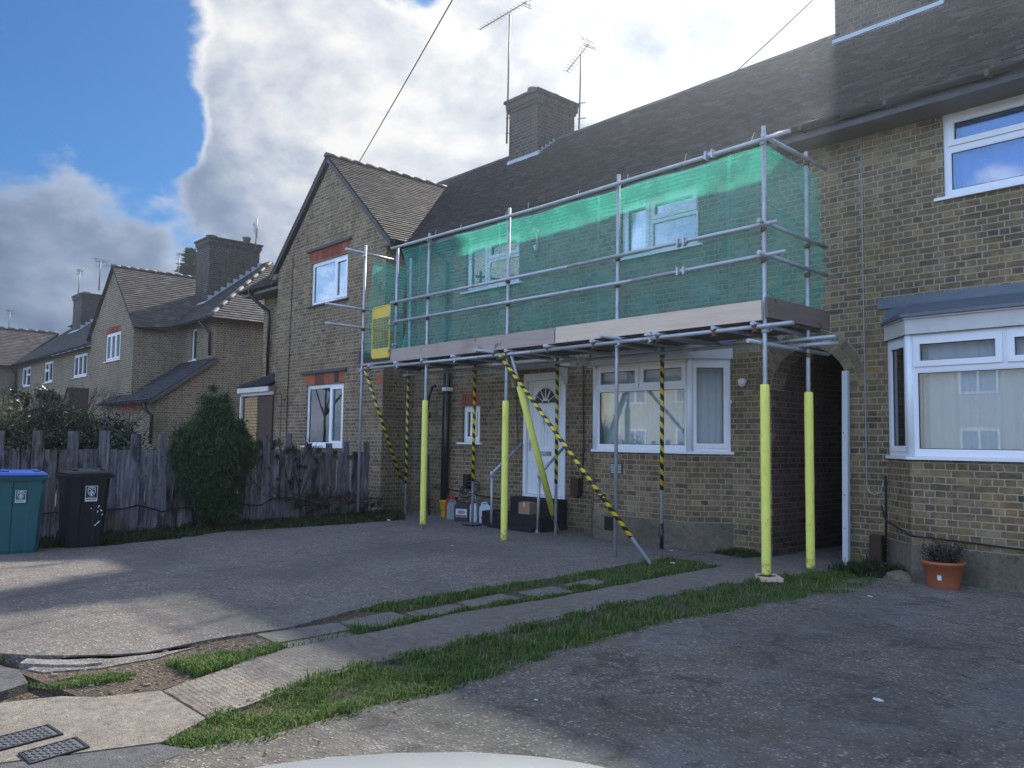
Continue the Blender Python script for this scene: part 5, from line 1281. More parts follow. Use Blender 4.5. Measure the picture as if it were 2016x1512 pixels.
# wheelie bins
def bin_(loc, mat, lidmat, lab, rot, scuff=False, w=.58, h=1.0):
    t = thing('wheelie_bin', lab, 'wheelie bin', loc, 'council wheelie bins by the fence', rot); t.scale = (.97, .97, .955)
    # local: front faces +x, width along y
    bm = BM(); d = .62
    def ring(z, wx, wy, ox): return [bm.verts.new(p) for p in ((ox - wx / 2, -wy / 2 + .04, z), (ox - wx / 2 + .04, -wy / 2, z), (ox + wx / 2 - .05, -wy / 2, z), (ox + wx / 2, -wy / 2 + .05, z), (ox + wx / 2, -.09, z), (ox + wx / 2 - .012, -.075, z), (ox + wx / 2 - .012, .075, z), (ox + wx / 2, .09, z), (ox + wx / 2, wy / 2 - .05, z), (ox + wx / 2 - .05, wy / 2, z), (ox - wx / 2 + .04, wy / 2, z), (ox - wx / 2, wy / 2 - .04, z))]
    rs = [ring(.0, .42, w * .80, -.04), ring(.03, .44, w * .82, -.04), ring(.55, .50, w * .90, -.015), ring(.93, .56, w * .97, 0), ring(.97, .57, w * .98, 0)]
    bm.faces.new(rs[0][::-1]); bm.faces.new(rs[-1])
    for A, B in zip(rs, rs[1:]):
        for i in range(12): bm.faces.new((A[i], A[(i + 1) % 12], B[(i + 1) % 12], B[i]))
    link('body', bm, mat, t)
    bm = BM(); box(bm, -.31, .33, -w / 2 - .03, w / 2 + .03, .955, .985); box(bm, -.30, .31, -w / 2 - .012, w / 2 + .012, .93, .955); bmesh.ops.bevel(bm, geom=list(bm.edges), offset=.008, segments=2, affect='EDGES'); link('rim', bm, mat, t)
    bm = BM(); v = []
    for z, e, s in ((.988, .0, 0), (1.005, .0, 0), (1.03, -.03, .02), (1.045, -.09, .02)):
        v.append([bm.verts.new((x, y, z + (.01 if x < 0 else 0))) for x, y in ((-.30 - e * .3, -w / 2 - e), (.335 + e, -w / 2 - e), (.35 + e, 0), (.335 + e, w / 2 + e), (-.30 - e * .3, w / 2 + e))])
    bm.faces.new(v[0][::-1]); bm.faces.new(v[-1])
    for A, B in zip(v, v[1:]):
        for i in range(5): bm.faces.new((A[i], A[(i + 1) % 5], B[(i + 1) % 5], B[i]))
    for y in (-w * .3, w * .3): box(bm, -.26, .25, y - .035, y + .035, 1.035, 1.058)
    link('lid', bm, lidmat, t)
    bm = BM(); tube(bm, (-.36, -w * .4, .99), (-.36, w * .4, .99), .016, 8)
    for y in (-w * .38, w * .38): box(bm, -.36, -.29, y - .02, y + .02, .96, 1.0)
    link('handle', bm, lidmat, t)
    for y in (-w * .40, w * .40):
        bm = BM(); tube(bm, (-.24, y - .025, .10), (-.24, y + .025, .10), .10, 18); link('wheel', bm, 'rubber', t)
    # sticker with shield emblem and lettering-like lines
    sx = .268; sw, sh = (.075, .105) if scuff else (.058, .078); sy = (.03 if scuff else .0); sz = .73; tilt = .105
    st = bpy.data.objects.new('sticker', None); C.objects.link(st); st.parent = t
    def pl(bm, y0, y1, z0, z1, off):
        quad(bm, *[(sx + (z + sz - .55) * .083 * .9 + off, sy + y, sz + z) for y, z in ((y0, z0), (y1, z0), (y1, z1), (y0, z1))])
    bm = BM(); pl(bm, -sw, sw, -sh, sh, .004); link('sticker_back', bm, 'sticker', st)
    bm = BM(); pl(bm, -sw * .9, sw * .9, -sh * .55, sh * .92, .0055); link('sticker_field', bm, mat, st)
    bm = BM()
    def P(y, z, off=.007): return (sx + (z + sz - .55) * .083 * .9 + off, sy + y, sz + z)
    shp = [(-.62, .75), (-.3, .82), (0, .88), (.3, .82), (.62, .75), (.66, .45), (.6, .1), (.4, -.18), (0, -.36), (-.4, -.18), (-.6, .1), (-.66, .45)]
    for i in range(12):
        a, b = shp[i], shp[(i + 1) % 12]; quad(bm, P(a[0] * sw, a[1] * sh), P(b[0] * sw, b[1] * sh), P(b[0] * sw * .84, (b[1] - .2) * sh * .84 + .2 * sh), P(a[0] * sw * .84, (a[1] - .2) * sh * .84 + .2 * sh))
    for y0, y1, z0, z1 in ((-.14, .14, -.22, .42), (-.34, -.22, -.05, .3), (.22, .34, -.05, .3), (-.45, -.15, .48, .58), (.15, .45, .48, .58), (-.10, .10, .55, .72), (-.6, .6, -.47, -.43)):
        quad(bm, P(y0 * sw, z0 * sh), P(y1 * sw, z0 * sh), P(y1 * sw, z1 * sh), P(y0 * sw, z1 * sh))
    link('emblem', bm, 'sticker', st)
    bm = BM()
    for i in range(9): quad(bm, P((-.78 + i * .175) * sw, -.82 * sh), P((-.67 + i * .175) * sw, -.82 * sh), P((-.67 + i * .175) * sw, -.66 * sh), P((-.78 + i * .175) * sw, -.66 * sh))
    link('lettering', bm, 'black_plastic', st)
    if scuff:
        bm = BM(); random.seed(4)
        for (y, z, l, a) in ((.10, -.18, .05, .9), (.13, -.23, .045, -.8), (.09, -.25, .04, 1.3), (.10, -.40, .08, .75), (.07, -.43, .035, .4), (.01, -.2, .02, 1.2), (.15, -.29, .03, 1.1)):
            d = Vector((0, math.cos(a), math.sin(a))); e = Vector((0, -math.sin(a), math.cos(a)))
            c = Vector((sx + (z + sz - .55) * .075 + .006, sy + y, sz + z))
            bm.faces.new([bm.verts.new(c + d * l * .5 * u + e * .009 * q) for u, q in ((-1, 0), (-.4, .8), (.5, 1), (1, .2), (.4, -.9), (-.5, -.6))])
        link('scuff_marks', bm, 'sticker', t)
    return t
bin_((-11.64, 2.30, 0), 'bin_teal', 'bin_blue', 'teal wheelie bin with a blue lid, cut by the left edge of the picture', R(-6))
bin_((-11.78, 3.08, 0), 'bin_black', 'bin_black', 'black wheelie bin with a white crest sticker and scuffed front', R(-2), True, .55)

# fence
FN = thing('wooden_fence', 'weathered grey board fence with taller gapped pickets between the two front gardens', 'fence', (-13.2, 4.2, 0))
FP = [Vector((-13.95, 8.85, 0)), Vector((-13.22, 4.3, 0)), Vector((-12.75, 1.6, 0)), Vector((-12.3, -.6, 0))]
def fpt(s):
    for a, b in zip(FP, FP[1:]):
        L = (b - a).length
        if s <= L: return a.lerp(b, s / L), (b - a).normalized()
        s -= L
    return FP[-1], (FP[-1] - FP[-2]).normalized()
off = Vector(FN.location); random.seed(11); s = .05; low = BM(); k = 0
while s < 9.6:
    wd = .155 + random.uniform(-.012, .012) if k % 4 == 0 else .100 + random.uniform(-.01, .01)
    p, d = fpt(s + wd / 2); n = Vector((d.y, -d.x, 0)); n = n if n.x > 0 else -n; p = p - off
    lean = random.uniform(-.02, .02) * (2.4 if s < 1.2 else 1)
    zt = (1.50 if s > 1.6 else 1.36) + random.uniform(-.03, .03) if k % 4 == 0 else 1.235 + random.uniform(-.015, .012) - (.04 if s < 1.2 else 0)
    if k % 4 == 0:
        b = BM(); obox(b, p, d, n, Vector((lean * d.x, lean * d.y, 1)), (-wd / 2 + .004, wd / 2 - .004), (.022, .040), (.0, zt)); link('picket', b, 'fence_grey', FN)
    else:
        obox(low, p, d, n, Vector((lean * d.x, lean * d.y, 1)), (-wd / 2, wd / 2), (.0 + random.uniform(0, .004), .018), (.0, zt))
    s += wd + (.004 if k % 4 else .001); k += 1
link('board_panel', low, 'fence_grey', FN)
b = BM()
for z in (.35, 1.05):
    for q0, q1 in zip(FP, FP[1:]):
        d = (q1 - q0).normalized(); n = Vector((d.y, -d.x, 0)); n = n if n.x > 0 else -n
        obox(b, q0 - off, d, n, (0, 0, 1), (0, (q1 - q0).length), (-.045, -.003), (z, z + .08))
link('rail', b, 'fence_wood', FN)
b = BM(); pts = []
for i in range(40):
    p, d = fpt(.3 + i * .2); pts.append(p - off + Vector((.05, 0, .33 + .05 * math.sin(i * .9) + .03 * math.sin(i * 2.1))))
pathtube(b, pts, .009, 6); link('cable', b, 'cable_black', FN)

# ------------------------------------------------------------------ plants
def leaves(bm, blobs, n, size, elong=1.6, up=0.0, shell=.5):
    tot = sum(b[3] * b[4] * b[5] for b in blobs)
    for (x, y, z, rx, ry, rz) in blobs:
        m = int(n * rx * ry * rz / tot)
        # sub-clumps give light and dark masses
        cl = []
        for _ in range(max(6, m // 120)):
            v = Vector([random.gauss(0, 1) for _ in range(3)]).normalized() * (shell + (1 - shell) * random.random()); cl.append((Vector((x + v.x * rx, y + v.y * ry, z + v.z * rz)), random.uniform(.10, .26)))
        for i in range(m):
            c, cr = random.choice(cl); f = min(rx, ry, rz) * cr * 2.2
            p = c + Vector([random.gauss(0, .5) for _ in range(3)]) * f
            if p.z < .01: continue
            a = Vector([random.uniform(-1, 1) for _ in range(3)]); a.z += up; a.normalize(); b_ = a.orthogonal().normalized(); b_.rotate(Matrix.Rotation(random.uniform(0, 6.28), 3, a)); s = size * random.uniform(.5, 1.25)
            quad(bm, p - a * s * elong, p + b_ * s * .5, p + a * s * elong, p - b_ * s * .5)

def bush(name, lab, cat, loc, blobs, n, size, mat, trunk=None, elong=1.6, up=0.0, twigs=0, twigh=.4, group=None, shell=.5, crownname='crown'):
    t = thing(name, lab, cat, loc, group)
    bm = BM(); leaves(bm, blobs, n, size, elong, up, shell); link(crownname, bm, mat, t)
    bm = BM()
    for (p0, p1, r) in (trunk or [((0, 0, 0), (0, 0, blobs[0][2]), .05)]): tube(bm, p0, p1, r, 8, True, r * .5)
    for i in range(twigs):
        b = random.choice(blobs); q = Vector((b[0] + random.uniform(-1, 1) * b[3], b[1] + random.uniform(-1, 1) * b[4], b[2] + random.uniform(.2, 1) * b[5] + random.uniform(0, twigh)))
        p = Vector((b[0] * .5, b[1] * .5, .25)); m_ = p.lerp(q, .5) + Vector([random.uniform(-.1, .1) for _ in range(3)])
        tube(bm, p, m_, .012, 5, False, .008); tube(bm, m_, q, .008, 5, False, .003)
        for j in range(4):
            c = m_.lerp(q, random.random()); tube(bm, c, c + Vector((random.uniform(-.2, .2), random.uniform(-.2, .2), random.uniform(.05, .3))), .004, 4, False, .002)
    link('stems', bm, 'twig', t)
    return t
random.seed(31)
bush('conifer_bush', 'dark green conifer bush growing through the wooden fence', 'bush', (-13.05, 5.3, 0),
     [(0, .0, 1.75, .30, .30, .50), (0, .05, 2.08, .16, .17, .24), (.05, -.28, 1.45, .34, .28, .30), (0, .30, 1.55, .28, .26, .34), (.05, -.42, 1.18, .30, .26, .26), (.1, .0, 1.15, .50, .60, .42), (.08, .42, 1.25, .32, .26, .30), (.08, -.5, 1.35, .28, .22, .22), (.1, -.05, .7, .45, .52, .38), (.1, .1, .32, .30, .42, .30)], 62000, .015, 'conifer', [((0, 0, 0), (0, 0, 1.9), .05), ((.1, .1, 0), (.1, .3, 1.2), .03)], 2.6, .8, twigs=30, twigh=.12, shell=.35)
bush('evergreen_shrub', 'glossy dark evergreen shrub behind the fence just left of the conifer', 'shrub', (-14.6, 3.75, 0), [(0, .25, 1.25, .5, .75, .55), (0, -.4, 1.3, .45, .55, .45), (0, .5, .9, .5, .5, .6)], 9000, .032, 'leaf_dark', twigs=10, twigh=.1)
bush('flowering_shrub', 'grey green twiggy shrub behind the fence above the black bin', 'shrub', (-14.4, 2.7, 0), [(0, .0, 1.2, .55, .85, .75), (0, .7, 1.5, .4, .45, .45), (-.2, -.4, 1.5, .4, .5, .5)], 12500, .022, 'leaf_grey', twigs=60, twigh=.35)
bush('laurel_bush', 'tall dark leaved bush rising above the twiggy shrub near the left edge', 'bush', (-15.2, 3.15, 0), [(0, .05, 1.95, .32, .42, .24), (0, -.25, 1.75, .3, .3, .22), (0, .35, 1.85, .25, .3, .2)], 4200, .030, 'leaf_dark', [((0, 0, 0), (0, .05, 1.9), .04)], twigs=12, twigh=.3)
bush('lime_shrub', 'bright yellow green shrub behind the fence at the left edge', 'shrub', (-14.1, 1.85, 0), [(0, 0, 1.25, .35, .45, .45), (0, .5, 1.0, .3, .35, .5)], 3200, .035, 'leaf_lime', twigs=8, twigh=.2)
bush('lime_shrub', 'small yellow green shrub between the twiggy shrub and the glossy evergreen', 'shrub', (-15.6, 4.0, 0), [(0, 0, 1.55, .35, .4, .32)], 2000, .032, 'leaf_lime', twigs=6, twigh=.2)
bush('ivy', 'thin creeper and twigs over the fence top below the downstairs gable window', 'climber', (-13.70, 7.0, 0), [(0, -.2, 1.28, .18, .8, .14), (.05, .3, 1.15, .12, .7, .16), (.14, -.7, 1.0, .08, .5, .30), (.12, -.2, .85, .06, .5, .3)], 5200, .018, 'leaf_dark', twigs=26, twigh=.12)
bush('bramble', 'brown bramble tangle at the foot of the fence beside the left scaffold upright', 'plant', (-13.25, 7.9, 0), [(0, .2, .18, .25, .7, .16), (-.15, -.8, .25, .2, .7, .22)], 2500, .018, 'dead_leaf', twigs=40, twigh=.05)
# leafless tangle against the far lean-to
t = thing('bare_bush', 'leafless bush with fine bare twigs against the distant gable wall', 'bush', (-26.5, 7.3, 0))
bm = BM(); random.seed(8)
def branch(p, d, l, r, k):
    q = p + d * l; tube(bm, p, q, r, 5, False, r * .6)
    if k == 0: return
    for _ in range(3 if k > 1 else 4):
        e = (d + Vector([random.uniform(-.75, .75) for _ in range(3)])).normalized(); e.z = abs(e.z) * .8 + .1; branch(q, e.normalized(), l * random.uniform(.6, .85), r * .6, k - 1)
for i in range(7): branch(Vector((random.uniform(-.7, .7), random.uniform(-.7, .7), 0)), Vector((random.uniform(-.4, .4), random.uniform(-.4, .4), 1)).normalized(), 1.0, .03, 4)
link('stems', bm, 'twig', t)
# conifer tree behind the far roofs
t = thing('conifer_tree', 'spiky conifer tree top showing behind the distant brick chimney', 'tree', (-59.6, 22, 0))
bm = BM(); tube(bm, (0, 0, 0), (0, 0, 15.2), .3, 8, True, .03); link('trunk', bm, 'twig', t)
bm = BM(); random.seed(5)
for i in range(420):
    z = random.uniform(6, 15.3); r = (15.5 - z) * .40 + .25; a = random.uniform(0, 6.283); l = r * random.uniform(.6, 1.1); d = Vector((math.cos(a), math.sin(a), .12)); p = Vector((0, 0, z))
    for j in range(14):
        f = (j + 1) / 14; c = p + d * l * f + Vector((0, 0, -f * f * .3 * r * .5)); s = .34 * (1.15 - f) + .10; e = Vector((-math.sin(a), math.cos(a), 0)) * s
        quad(bm, c - e + Vector((0, 0, -s * .5)), c + d * .2, c + e + Vector((0, 0, -s * .5)), c - d * .12 + Vector((0, 0, .05)))
link('crown', bm, 'conifer', t)

# ------------------------------------------------------------------ distant terrace
def fwin(parent, x0, x1, z0, z1, y, cols=2, lab=None, frame='upvc', split=None):
    W, H = x1 - x0, z1 - z0; P = []
    for i in range(cols):
        a, b = .05 + i * (W - .1) / cols, .05 + (i + 1) * (W - .1) / cols
        if split == i: P += [(a + .02, H * .6, b - .02, H - .07, True), (a + .02, .07, b - .02, H * .55, False)]
        else: P.append((a + .02, .07, b - .02, H - .07, True))
    return window(parent, (x0, y, z0), PX, NX, W, H, P, glass='glass', curtain='curtain_pale', depth=.03, fr=.05, mat=frame)
HA = thing('terraced_house', 'distant brick end house with a pointed gable, hipped roof and lean-to', 'house', (0, 0, 0), 'distant brick houses')
bm = BM(); ya = 9.2
wall(bm, (-35.2, ya, 0), PX, NX, 5.2, -.05, 5.45, [(2.0, 3.75, 4.23, 5.28)]); bm.faces.new([bm.verts.new(p) for p in ((-35.2, ya, 5.45), (-30, ya, 5.45), (-32.6, ya, 7.75))])
quad(bm, (-30, ya, -.05), (-30, 10.9, -.05), (-30, 10.9, 5.45), (-30, ya, 5.45)); quad(bm, (-35.2, ya, -.05), (-35.2, 10.9, -.05), (-35.2, 10.9, 5.45), (-35.2, ya, 5.45))
wall(bm, (-30, 10.9, 0), PX, NX, 3.0, -.05, 5.45, [(.85, 1.35, 4.15, 5.28)]); quad(bm, (-27, 10.9, -.05), (-27, 17.2, -.05), (-27, 17.2, 5.45), (-27, 10.9, 5.45)); quad(bm, (-35.2, 17.2, -.05), (-27, 17.2, -.05), (-27, 17.2, 5.45), (-35.2, 17.2, 5.45))
link('wall', bm, 'brick_far', HA)
bm = BM(); quad(bm, (-34, 12, 3), (-27.2, 12, 3), (-27.2, 12, 5.4), (-34, 12, 5.4)); link('unlit_room_sheet', bm, 'unlit_black', HA)
yA = 10.5  # eave line of the wing
def sA(y): return 5.43 + .8 * (y - yA)
LA = 3.55 * math.sqrt(1.64)
def vR(z): return -32.6 + (7.83 - z) / .9
def vL(z): return -32.6 - (7.83 - z) / .9
def limA(v):
    y = yA + v * Vs.y; z = sA(y); x0 = -36.6; hip = -26.65 - (y - yA) * .85
    if z > 7.8: return [(0, 3.0), (3.0, hip - x0)]
    return [(0, max(0, min(vL(z), hip) - x0)) if y > 10 and False else (0, 0.0), (max(0, vR(z) - x0), hip - x0)]
tiles('roof', HA, (-36.6, yA, 5.43), PX, Vs, LA, limA, 'tile_dark', .13, .2)
# hip slope facing the gap
Vh = Vector((-.85, 0, .8)).normalized(); hy0, hy1 = yA, 17.6; Lh = 3.55 * .8 / Vh.z
tiles('hip_roof', HA, (-26.65, hy0, 5.43), NY, Vh, Lh, lambda v: [(v * Vh.z / .8, (hy1 - hy0) - v * Vh.z / .8)], 'tile_brown', .14, .2)
ridge(HA, (-26.65, yA, 5.47), (-29.6, yA + 3.5, 8.3), 'tile_dark', .08, .6); ridge(HA, (-29.65, yA + 3.55, 8.3), (-36.6, yA + 3.55, 8.3), 'tile_dark', .10)
bm = BM(); quad(bm, (-29.65, 14.05, 8.27), (-36.6, 14.05, 8.27), (-36.6, 17.6, 5.43), (-26.65, 17.6, 5.43)); link('rear_roof', bm, 'tile_dark', HA)
La = math.hypot(2.9, 2.6); Va = Vector((-2.9, 0, 2.6)).normalized(); Vb = Vector((2.9, 0, 2.6)).normalized()
def gA(v): z = 5.23 + v * Va.z; return [(0, yA + (z - 5.43) / .8 - 9.1)]
tiles('gable_roof', HA, (-29.7, 9.1, 5.23), NY, Va, La, gA, 'tile_brown', .13, .2); tiles('gable_roof', HA, (-35.5, 9.1, 5.23), NY, Vb, La, gA, 'tile_brown', .13, .2)
ridge(HA, (-32.6, 9.08, 7.86), (-32.6, 13.4, 7.86), 'tile_brown', .09)
gutter(HA, (-29.65, 9.2, 5.22), (-29.65, 10.5, 5.40), (1, 0, 0)); gutter(HA, (-29.7, 10.45, 5.40), (-26.6, 10.45, 5.40), NX); gutter(HA, (-26.58, 10.45, 5.40), (-26.58, 17, 5.40), (1, 0, 0))
downpipe(HA, [(-27.35, 10.45, 5.35), (-27.25, 10.8, 5.0), (-27.25, 10.82, 4.2)], .05)
fwin(HA, -33.2, -31.45, 4.23, 5.28, ya, 3, frame='white_metal'); window(HA, (-29.15, 10.9, 4.15), PX, NX, .5, 1.13, [(.06, .06, .44, 1.07, False)], glass='glass_frosted', curtain='shade_grey', fr=.05)
soldiers(HA, (-33.2, ya, 5.29), PX, NX, 1.75, .22)
# lean-to
bm = BM(); quad(bm, (-32.2, 9.05, 0), (-27.0, 9.05, 0), (-27.0, 9.05, 2.62), (-32.2, 9.05, 2.62)); bm.faces.new([bm.verts.new(p) for p in ((-27, 9.05, 0), (-27, 10.895, 0), (-27, 10.895, 4.0), (-27, 9.05, 2.62))]); L = link('lean_to', bm, 'brick_far', HA)
VL = Vector((0, 2.1, 1.52)).normalized(); tiles('lean_to_roof', L, (-32.4, 8.82, 2.60), PX, VL, math.hypot(2.1, 1.52), lambda v: [(0, 5.55)], 'tile_shaded', .14, .2)
gutter(L, (-32.4, 8.78, 2.58), (-26.9, 8.78, 2.58), NX)
bm = BM(); obox(bm, (-26.83, 8.8, 2.48), VL, (1, 0, 0), Vector((0, -1.52, 2.1)).normalized(), (0, 2.6), (-.03, .0), (-.02, .09)); link('verge', bm, 'fence_wood', L)
downpipe(L, [(-27.3, 8.78, 2.5), (-27.3, 8.85, 2.3), (-27.2, 9.0, 2.1), (-27.2, 9.0, 1.2)], .05); soldiers(L, (-30.5, 9.05, 2.3), PX, NX, 2.6, .25, 'red_tile')
chimney(HA, -31.6, -30.35, 11.9, 13.9, 6.4, 9.12, [(-30.95, 12.2, .12, .22), (-30.7, 13.5, .25, .16)])
bm = BM(); sA2 = sA
for i in range(9):
    ya_ = 11.9 + i * .24; 
    if ya_ > 13.9: break
    box(bm, -30.345, -30.335, ya_, ya_ + .26, sA(ya_) - .1, sA(ya_) + .26)
quad(bm, (-31.7, 11.7, sA(11.7) + .06), (-30.2, 11.7, sA(11.7) + .06), (-30.2, 11.88, sA(11.88) + .06), (-31.7, 11.88, sA(11.88) + .06)); link('flashing', bm, 'lead_pale', HA)

HB = thing('terraced_house', 'distant brick mid terrace house with a long dark roof and two chimneyed party walls', 'house', (0, 0, 0), 'distant brick houses')
HB['label'] = 'distant low brick house with three small upstairs windows under a long dark roof'
bm = BM(); yb = 10.3
wall(bm, (-54.2, yb, 0), PX, NX, 19.0, -.05, 5.45, [(54.2 - 42.1, 54.2 - 39.9, 4.12, 5.18), (54.2 - 47.7, 54.2 - 46.0, 4.12, 5.2), (54.2 - 52.8, 54.2 - 50.8, 4.12, 5.2)]); quad(bm, (-54.2, 16.5, 0), (-36, 16.5, 0), (-36, 16.5, 5.4), (-54.2, 16.5, 5.4)); link('wall', bm, 'brick_far', HB)
bm = BM(); quad(bm, (-54, 11.3, 3), (-36.7, 11.3, 3), (-36.7, 11.3, 5.4), (-54, 11.3, 5.4)); link('unlit_room_sheet', bm, 'unlit_black', HB)
LBr = 3.55 * math.sqrt(1.64)
tiles('roof', HB, (-56.6, 9.95, 5.43), PX, Vs, LBr, lambda v: [(56.6 - 54.0 - min(0, 0), 56.6 - 35.6 + min(3.0, v * .72))], 'tile_dark', .16, .25)
bm = BM(); quad(bm, (-56.6, 13.5, 8.27), (-33, 13.5, 8.27), (-33, 17.1, 5.43), (-56.6, 17.1, 5.43)); link('rear_roof', bm, 'tile_dark', HB); ridge(HB, (-56.6, 13.5, 8.3), (-33, 13.5, 8.3), 'tile_dark', .12, .5)
gutter(HB, (-54, 9.9, 5.38), (-35.2, 9.9, 5.38), NX)
fwin(HB, -42.1, -39.9, 4.12, 5.18, yb, 3, frame='white_metal'); fwin(HB, -47.7, -46.0, 4.12, 5.2, yb, 2, split=0); fwin(HB, -52.8, -50.8, 4.12, 5.2, yb, 2, split=1)
chimney(HB, -50.6, -48.9, 12.2, 14.2, 6.6, 9.35, [(-49.6, 12.6, .12, .2), (-49.4, 13.7, .3, .16)])
bm = BM(); [box(bm, -48.89, -48.87, 12.2 + i * .24, 12.46 + i * .24, 5.43 + .8 * (2.25 + i * .24) - .1, 5.43 + .8 * (2.25 + i * .24) + .28) for i in range(6)]; quad(bm, (-50.75, 12.0, 7.13), (-48.7, 12.0, 7.13), (-48.7, 12.19, 7.30), (-50.75, 12.19, 7.30)); link('flashing', bm, 'lead_pale', HB)
downpipe(HB, [(-53.9, 9.9, 5.3), (-53.95, 10.2, 4.9), (-53.95, 10.2, 1)], .05)
PB = BM(); PB.faces.new([PB.verts.new(p) for p in ((-39.8, 9.3, 2.2), (-37.6, 9.3, 2.2), (-38.7, 9.3, 3.45))]); quad(PB, (-39.9, 9.25, 2.15), (-38.7, 9.25, 3.5), (-38.7, 10.29, 3.5), (-39.9, 10.29, 2.15)); quad(PB, (-37.5, 9.25, 2.15), (-38.7, 9.25, 3.5), (-38.7, 10.29, 3.5), (-37.5, 10.29, 2.15)); box(PB, -39.7, -39.6, 9.3, 9.4, 0, 2.2); box(PB, -37.8, -37.7, 9.3, 9.4, 0, 2.2); link('porch', PB, 'wood_dark', HB)

HC = thing('terraced_house', 'farthest brick house cut by the left edge, with a broad brown tiled roof slope', 'house', (0, 0, 0), 'distant brick houses')
bm = BM(); wall(bm, (-59.8, 9.2, 0), PX, NX, 5.6, -.05, 5.45); bm.faces.new([bm.verts.new(p) for p in ((-59.8, 9.2, 5.45), (-54.2, 9.2, 5.45), (-57, 9.2, 7.75))]); wall(bm, (-54.2, 9.2, 0), NY, PX, 1.1, -.05, 5.45); quad(bm, (-54.2, 6.6, -.05), (-54.2, 9.2, -.05), (-54.2, 9.2, 5.45), (-54.2, 6.6, 5.45)); quad(bm, (-59.8, 6.6, -.05), (-54.2, 6.6, -.05), (-54.2, 6.6, 5.45), (-59.8, 6.6, 5.45)); link('wall', bm, 'brick_far', HC)
Lc = math.hypot(3.1, 2.45); Vc = Vector((-3.1, 0, 2.45)).normalized(); tiles('gable_roof', HC, (-53.8, 6.4, 5.38), NY, Vc, Lc, lambda v: [(0, 9.95 + (5.38 + v * Vc.z - 5.43) / .8 - 6.4)], 'tile_brown', .16, .25)
bm = BM(); quad(bm, (-60.2, 6.4, 5.38), (-56.9, 6.4, 7.83), (-56.9, 13, 7.83), (-60.2, 13, 5.38)); link('gable_roof', bm, 'tile_brown', HC); ridge(HC, (-56.9, 6.4, 7.86), (-56.9, 12.9, 7.86), 'tile_brown', .13, .5)
gutter(HC, (-53.75, 6.4, 5.33), (-53.75, 9.9, 5.33), (1, 0, 0))

# ------------------------------------------------------------------ aerials and wires
def aerial(loc, h, bdir, blen, lab, n=12, r=.02, elem=.16, base_brackets=True, boom_z=0.0, refl=True, vertical=False):
    r *= 1.0
    t = thing('tv_aerial', lab, 'aerial', loc, 'television aerials on the roofs')
    bm = BM(); tube(bm, (0, 0, 0), (.05, 0, h), r, 8); link('mast', bm, 'aerial_metal', t)
    d = Vector(bdir).normalized(); s = Vector((0, 0, 1)) if vertical else d.cross(Vector((0, 0, 1))).normalized()
    bm = BM(); c = Vector((.05, 0, h + boom_z)); a = c - d * blen * .35; b = c + d * blen * .65; tube(bm, a, b, r * .6, 6)
    for i in range(n):
        p = a.lerp(b, (i + 1) / n); e = elem * (1.15 - .35 * i / n); tube(bm, p - s * e, p + s * e, r * .25, 4)
    if refl:
        up = s.cross(d).normalized()
        for k in (-2, -1, 1, 2): tube(bm, a + up * .07 * k - s * elem * 1.5, a + up * .07 * k + s * elem * 1.5, r * .3, 4)
        for q in (-1, 1): tube(bm, a - up * .15 + s * elem * .7 * q, a + up * .15 + s * elem * .7 * q, r * .3, 4)
    link('antenna', bm, 'aerial_metal', t)
    if base_brackets:
        bm = BM(); 
        for z in (.25, .62): tube(bm, (-.05, 0, z), (.16, .05, z - .02), .012, 6)
        link('bracket', bm, 'aerial_metal', t)
    return t
aerial((-13.96, 12.38, 8.42), 3.13, (-1, .02, .0), 1.75, 'tall television aerial on a long mast, on the left side of the nearest brick chimney', 14, .022, .09, True, .06)
aerial((-12.74, 13.55, 8.75), 1.80, (-.80, .05, -.42), .85, 'short television aerial at the right side of the nearest brick chimney', 10, .019, .14, True)
aerial((-30.1, 13.6, 8.7), 1.35, (.5, -.35, 0), 1.0, 'television aerial with upright rods on the distant chimney behind the gable', 8, .022, .33, False, -.4, False, True)
aerial((-37.2, 13.2, 7.9), 1.75, (.9, -.3, 0), .7, 'thin television aerial above the ridge of the distant gable house', 6, .022, .12, False)
aerial((-51.3, 12.6, 9.0), 1.9, (.9, -.3, 0), .9, 'television aerial on the left side of the farthest chimney', 6, .03, .14, False)
aerial((-70.0, 12.6, 8.5), 2.1, (.9, -.3, 0), 1.1, 'tiny television aerial beyond the farthest roof at the left edge', 6, .04, .16, False)
aerial((-36.0, 9.6, 7.4), 1.2, (.8, -.5, 0), 1.0, 'television aerial just left of the distant gable peak', 7, .022, .2, False)
bm = BM(); pathtube(bm, [(-17.4, 10.5, 8.38), (-13.6, 9.15, 8.62), (-9.83, 7.87, 9.0), (-5.0, 6.2, 9.6)], .012, 5); tag(link('overhead_wire', bm, 'cable_black'), 'overhead wire rising from behind the nearer gable', 'wire', 'overhead wires')
bm = BM(); pathtube(bm, [(-8.27, 12.9, 8.30), (-7.35, 12.75, 8.62), (-6.43, 12.64, 9.0), (-4.0, 12.2, 10.1)], .010, 5); tag(link('overhead_wire', bm, 'cable_black'), 'overhead wire running up from the long main roof at the right', 'wire', 'overhead wires')

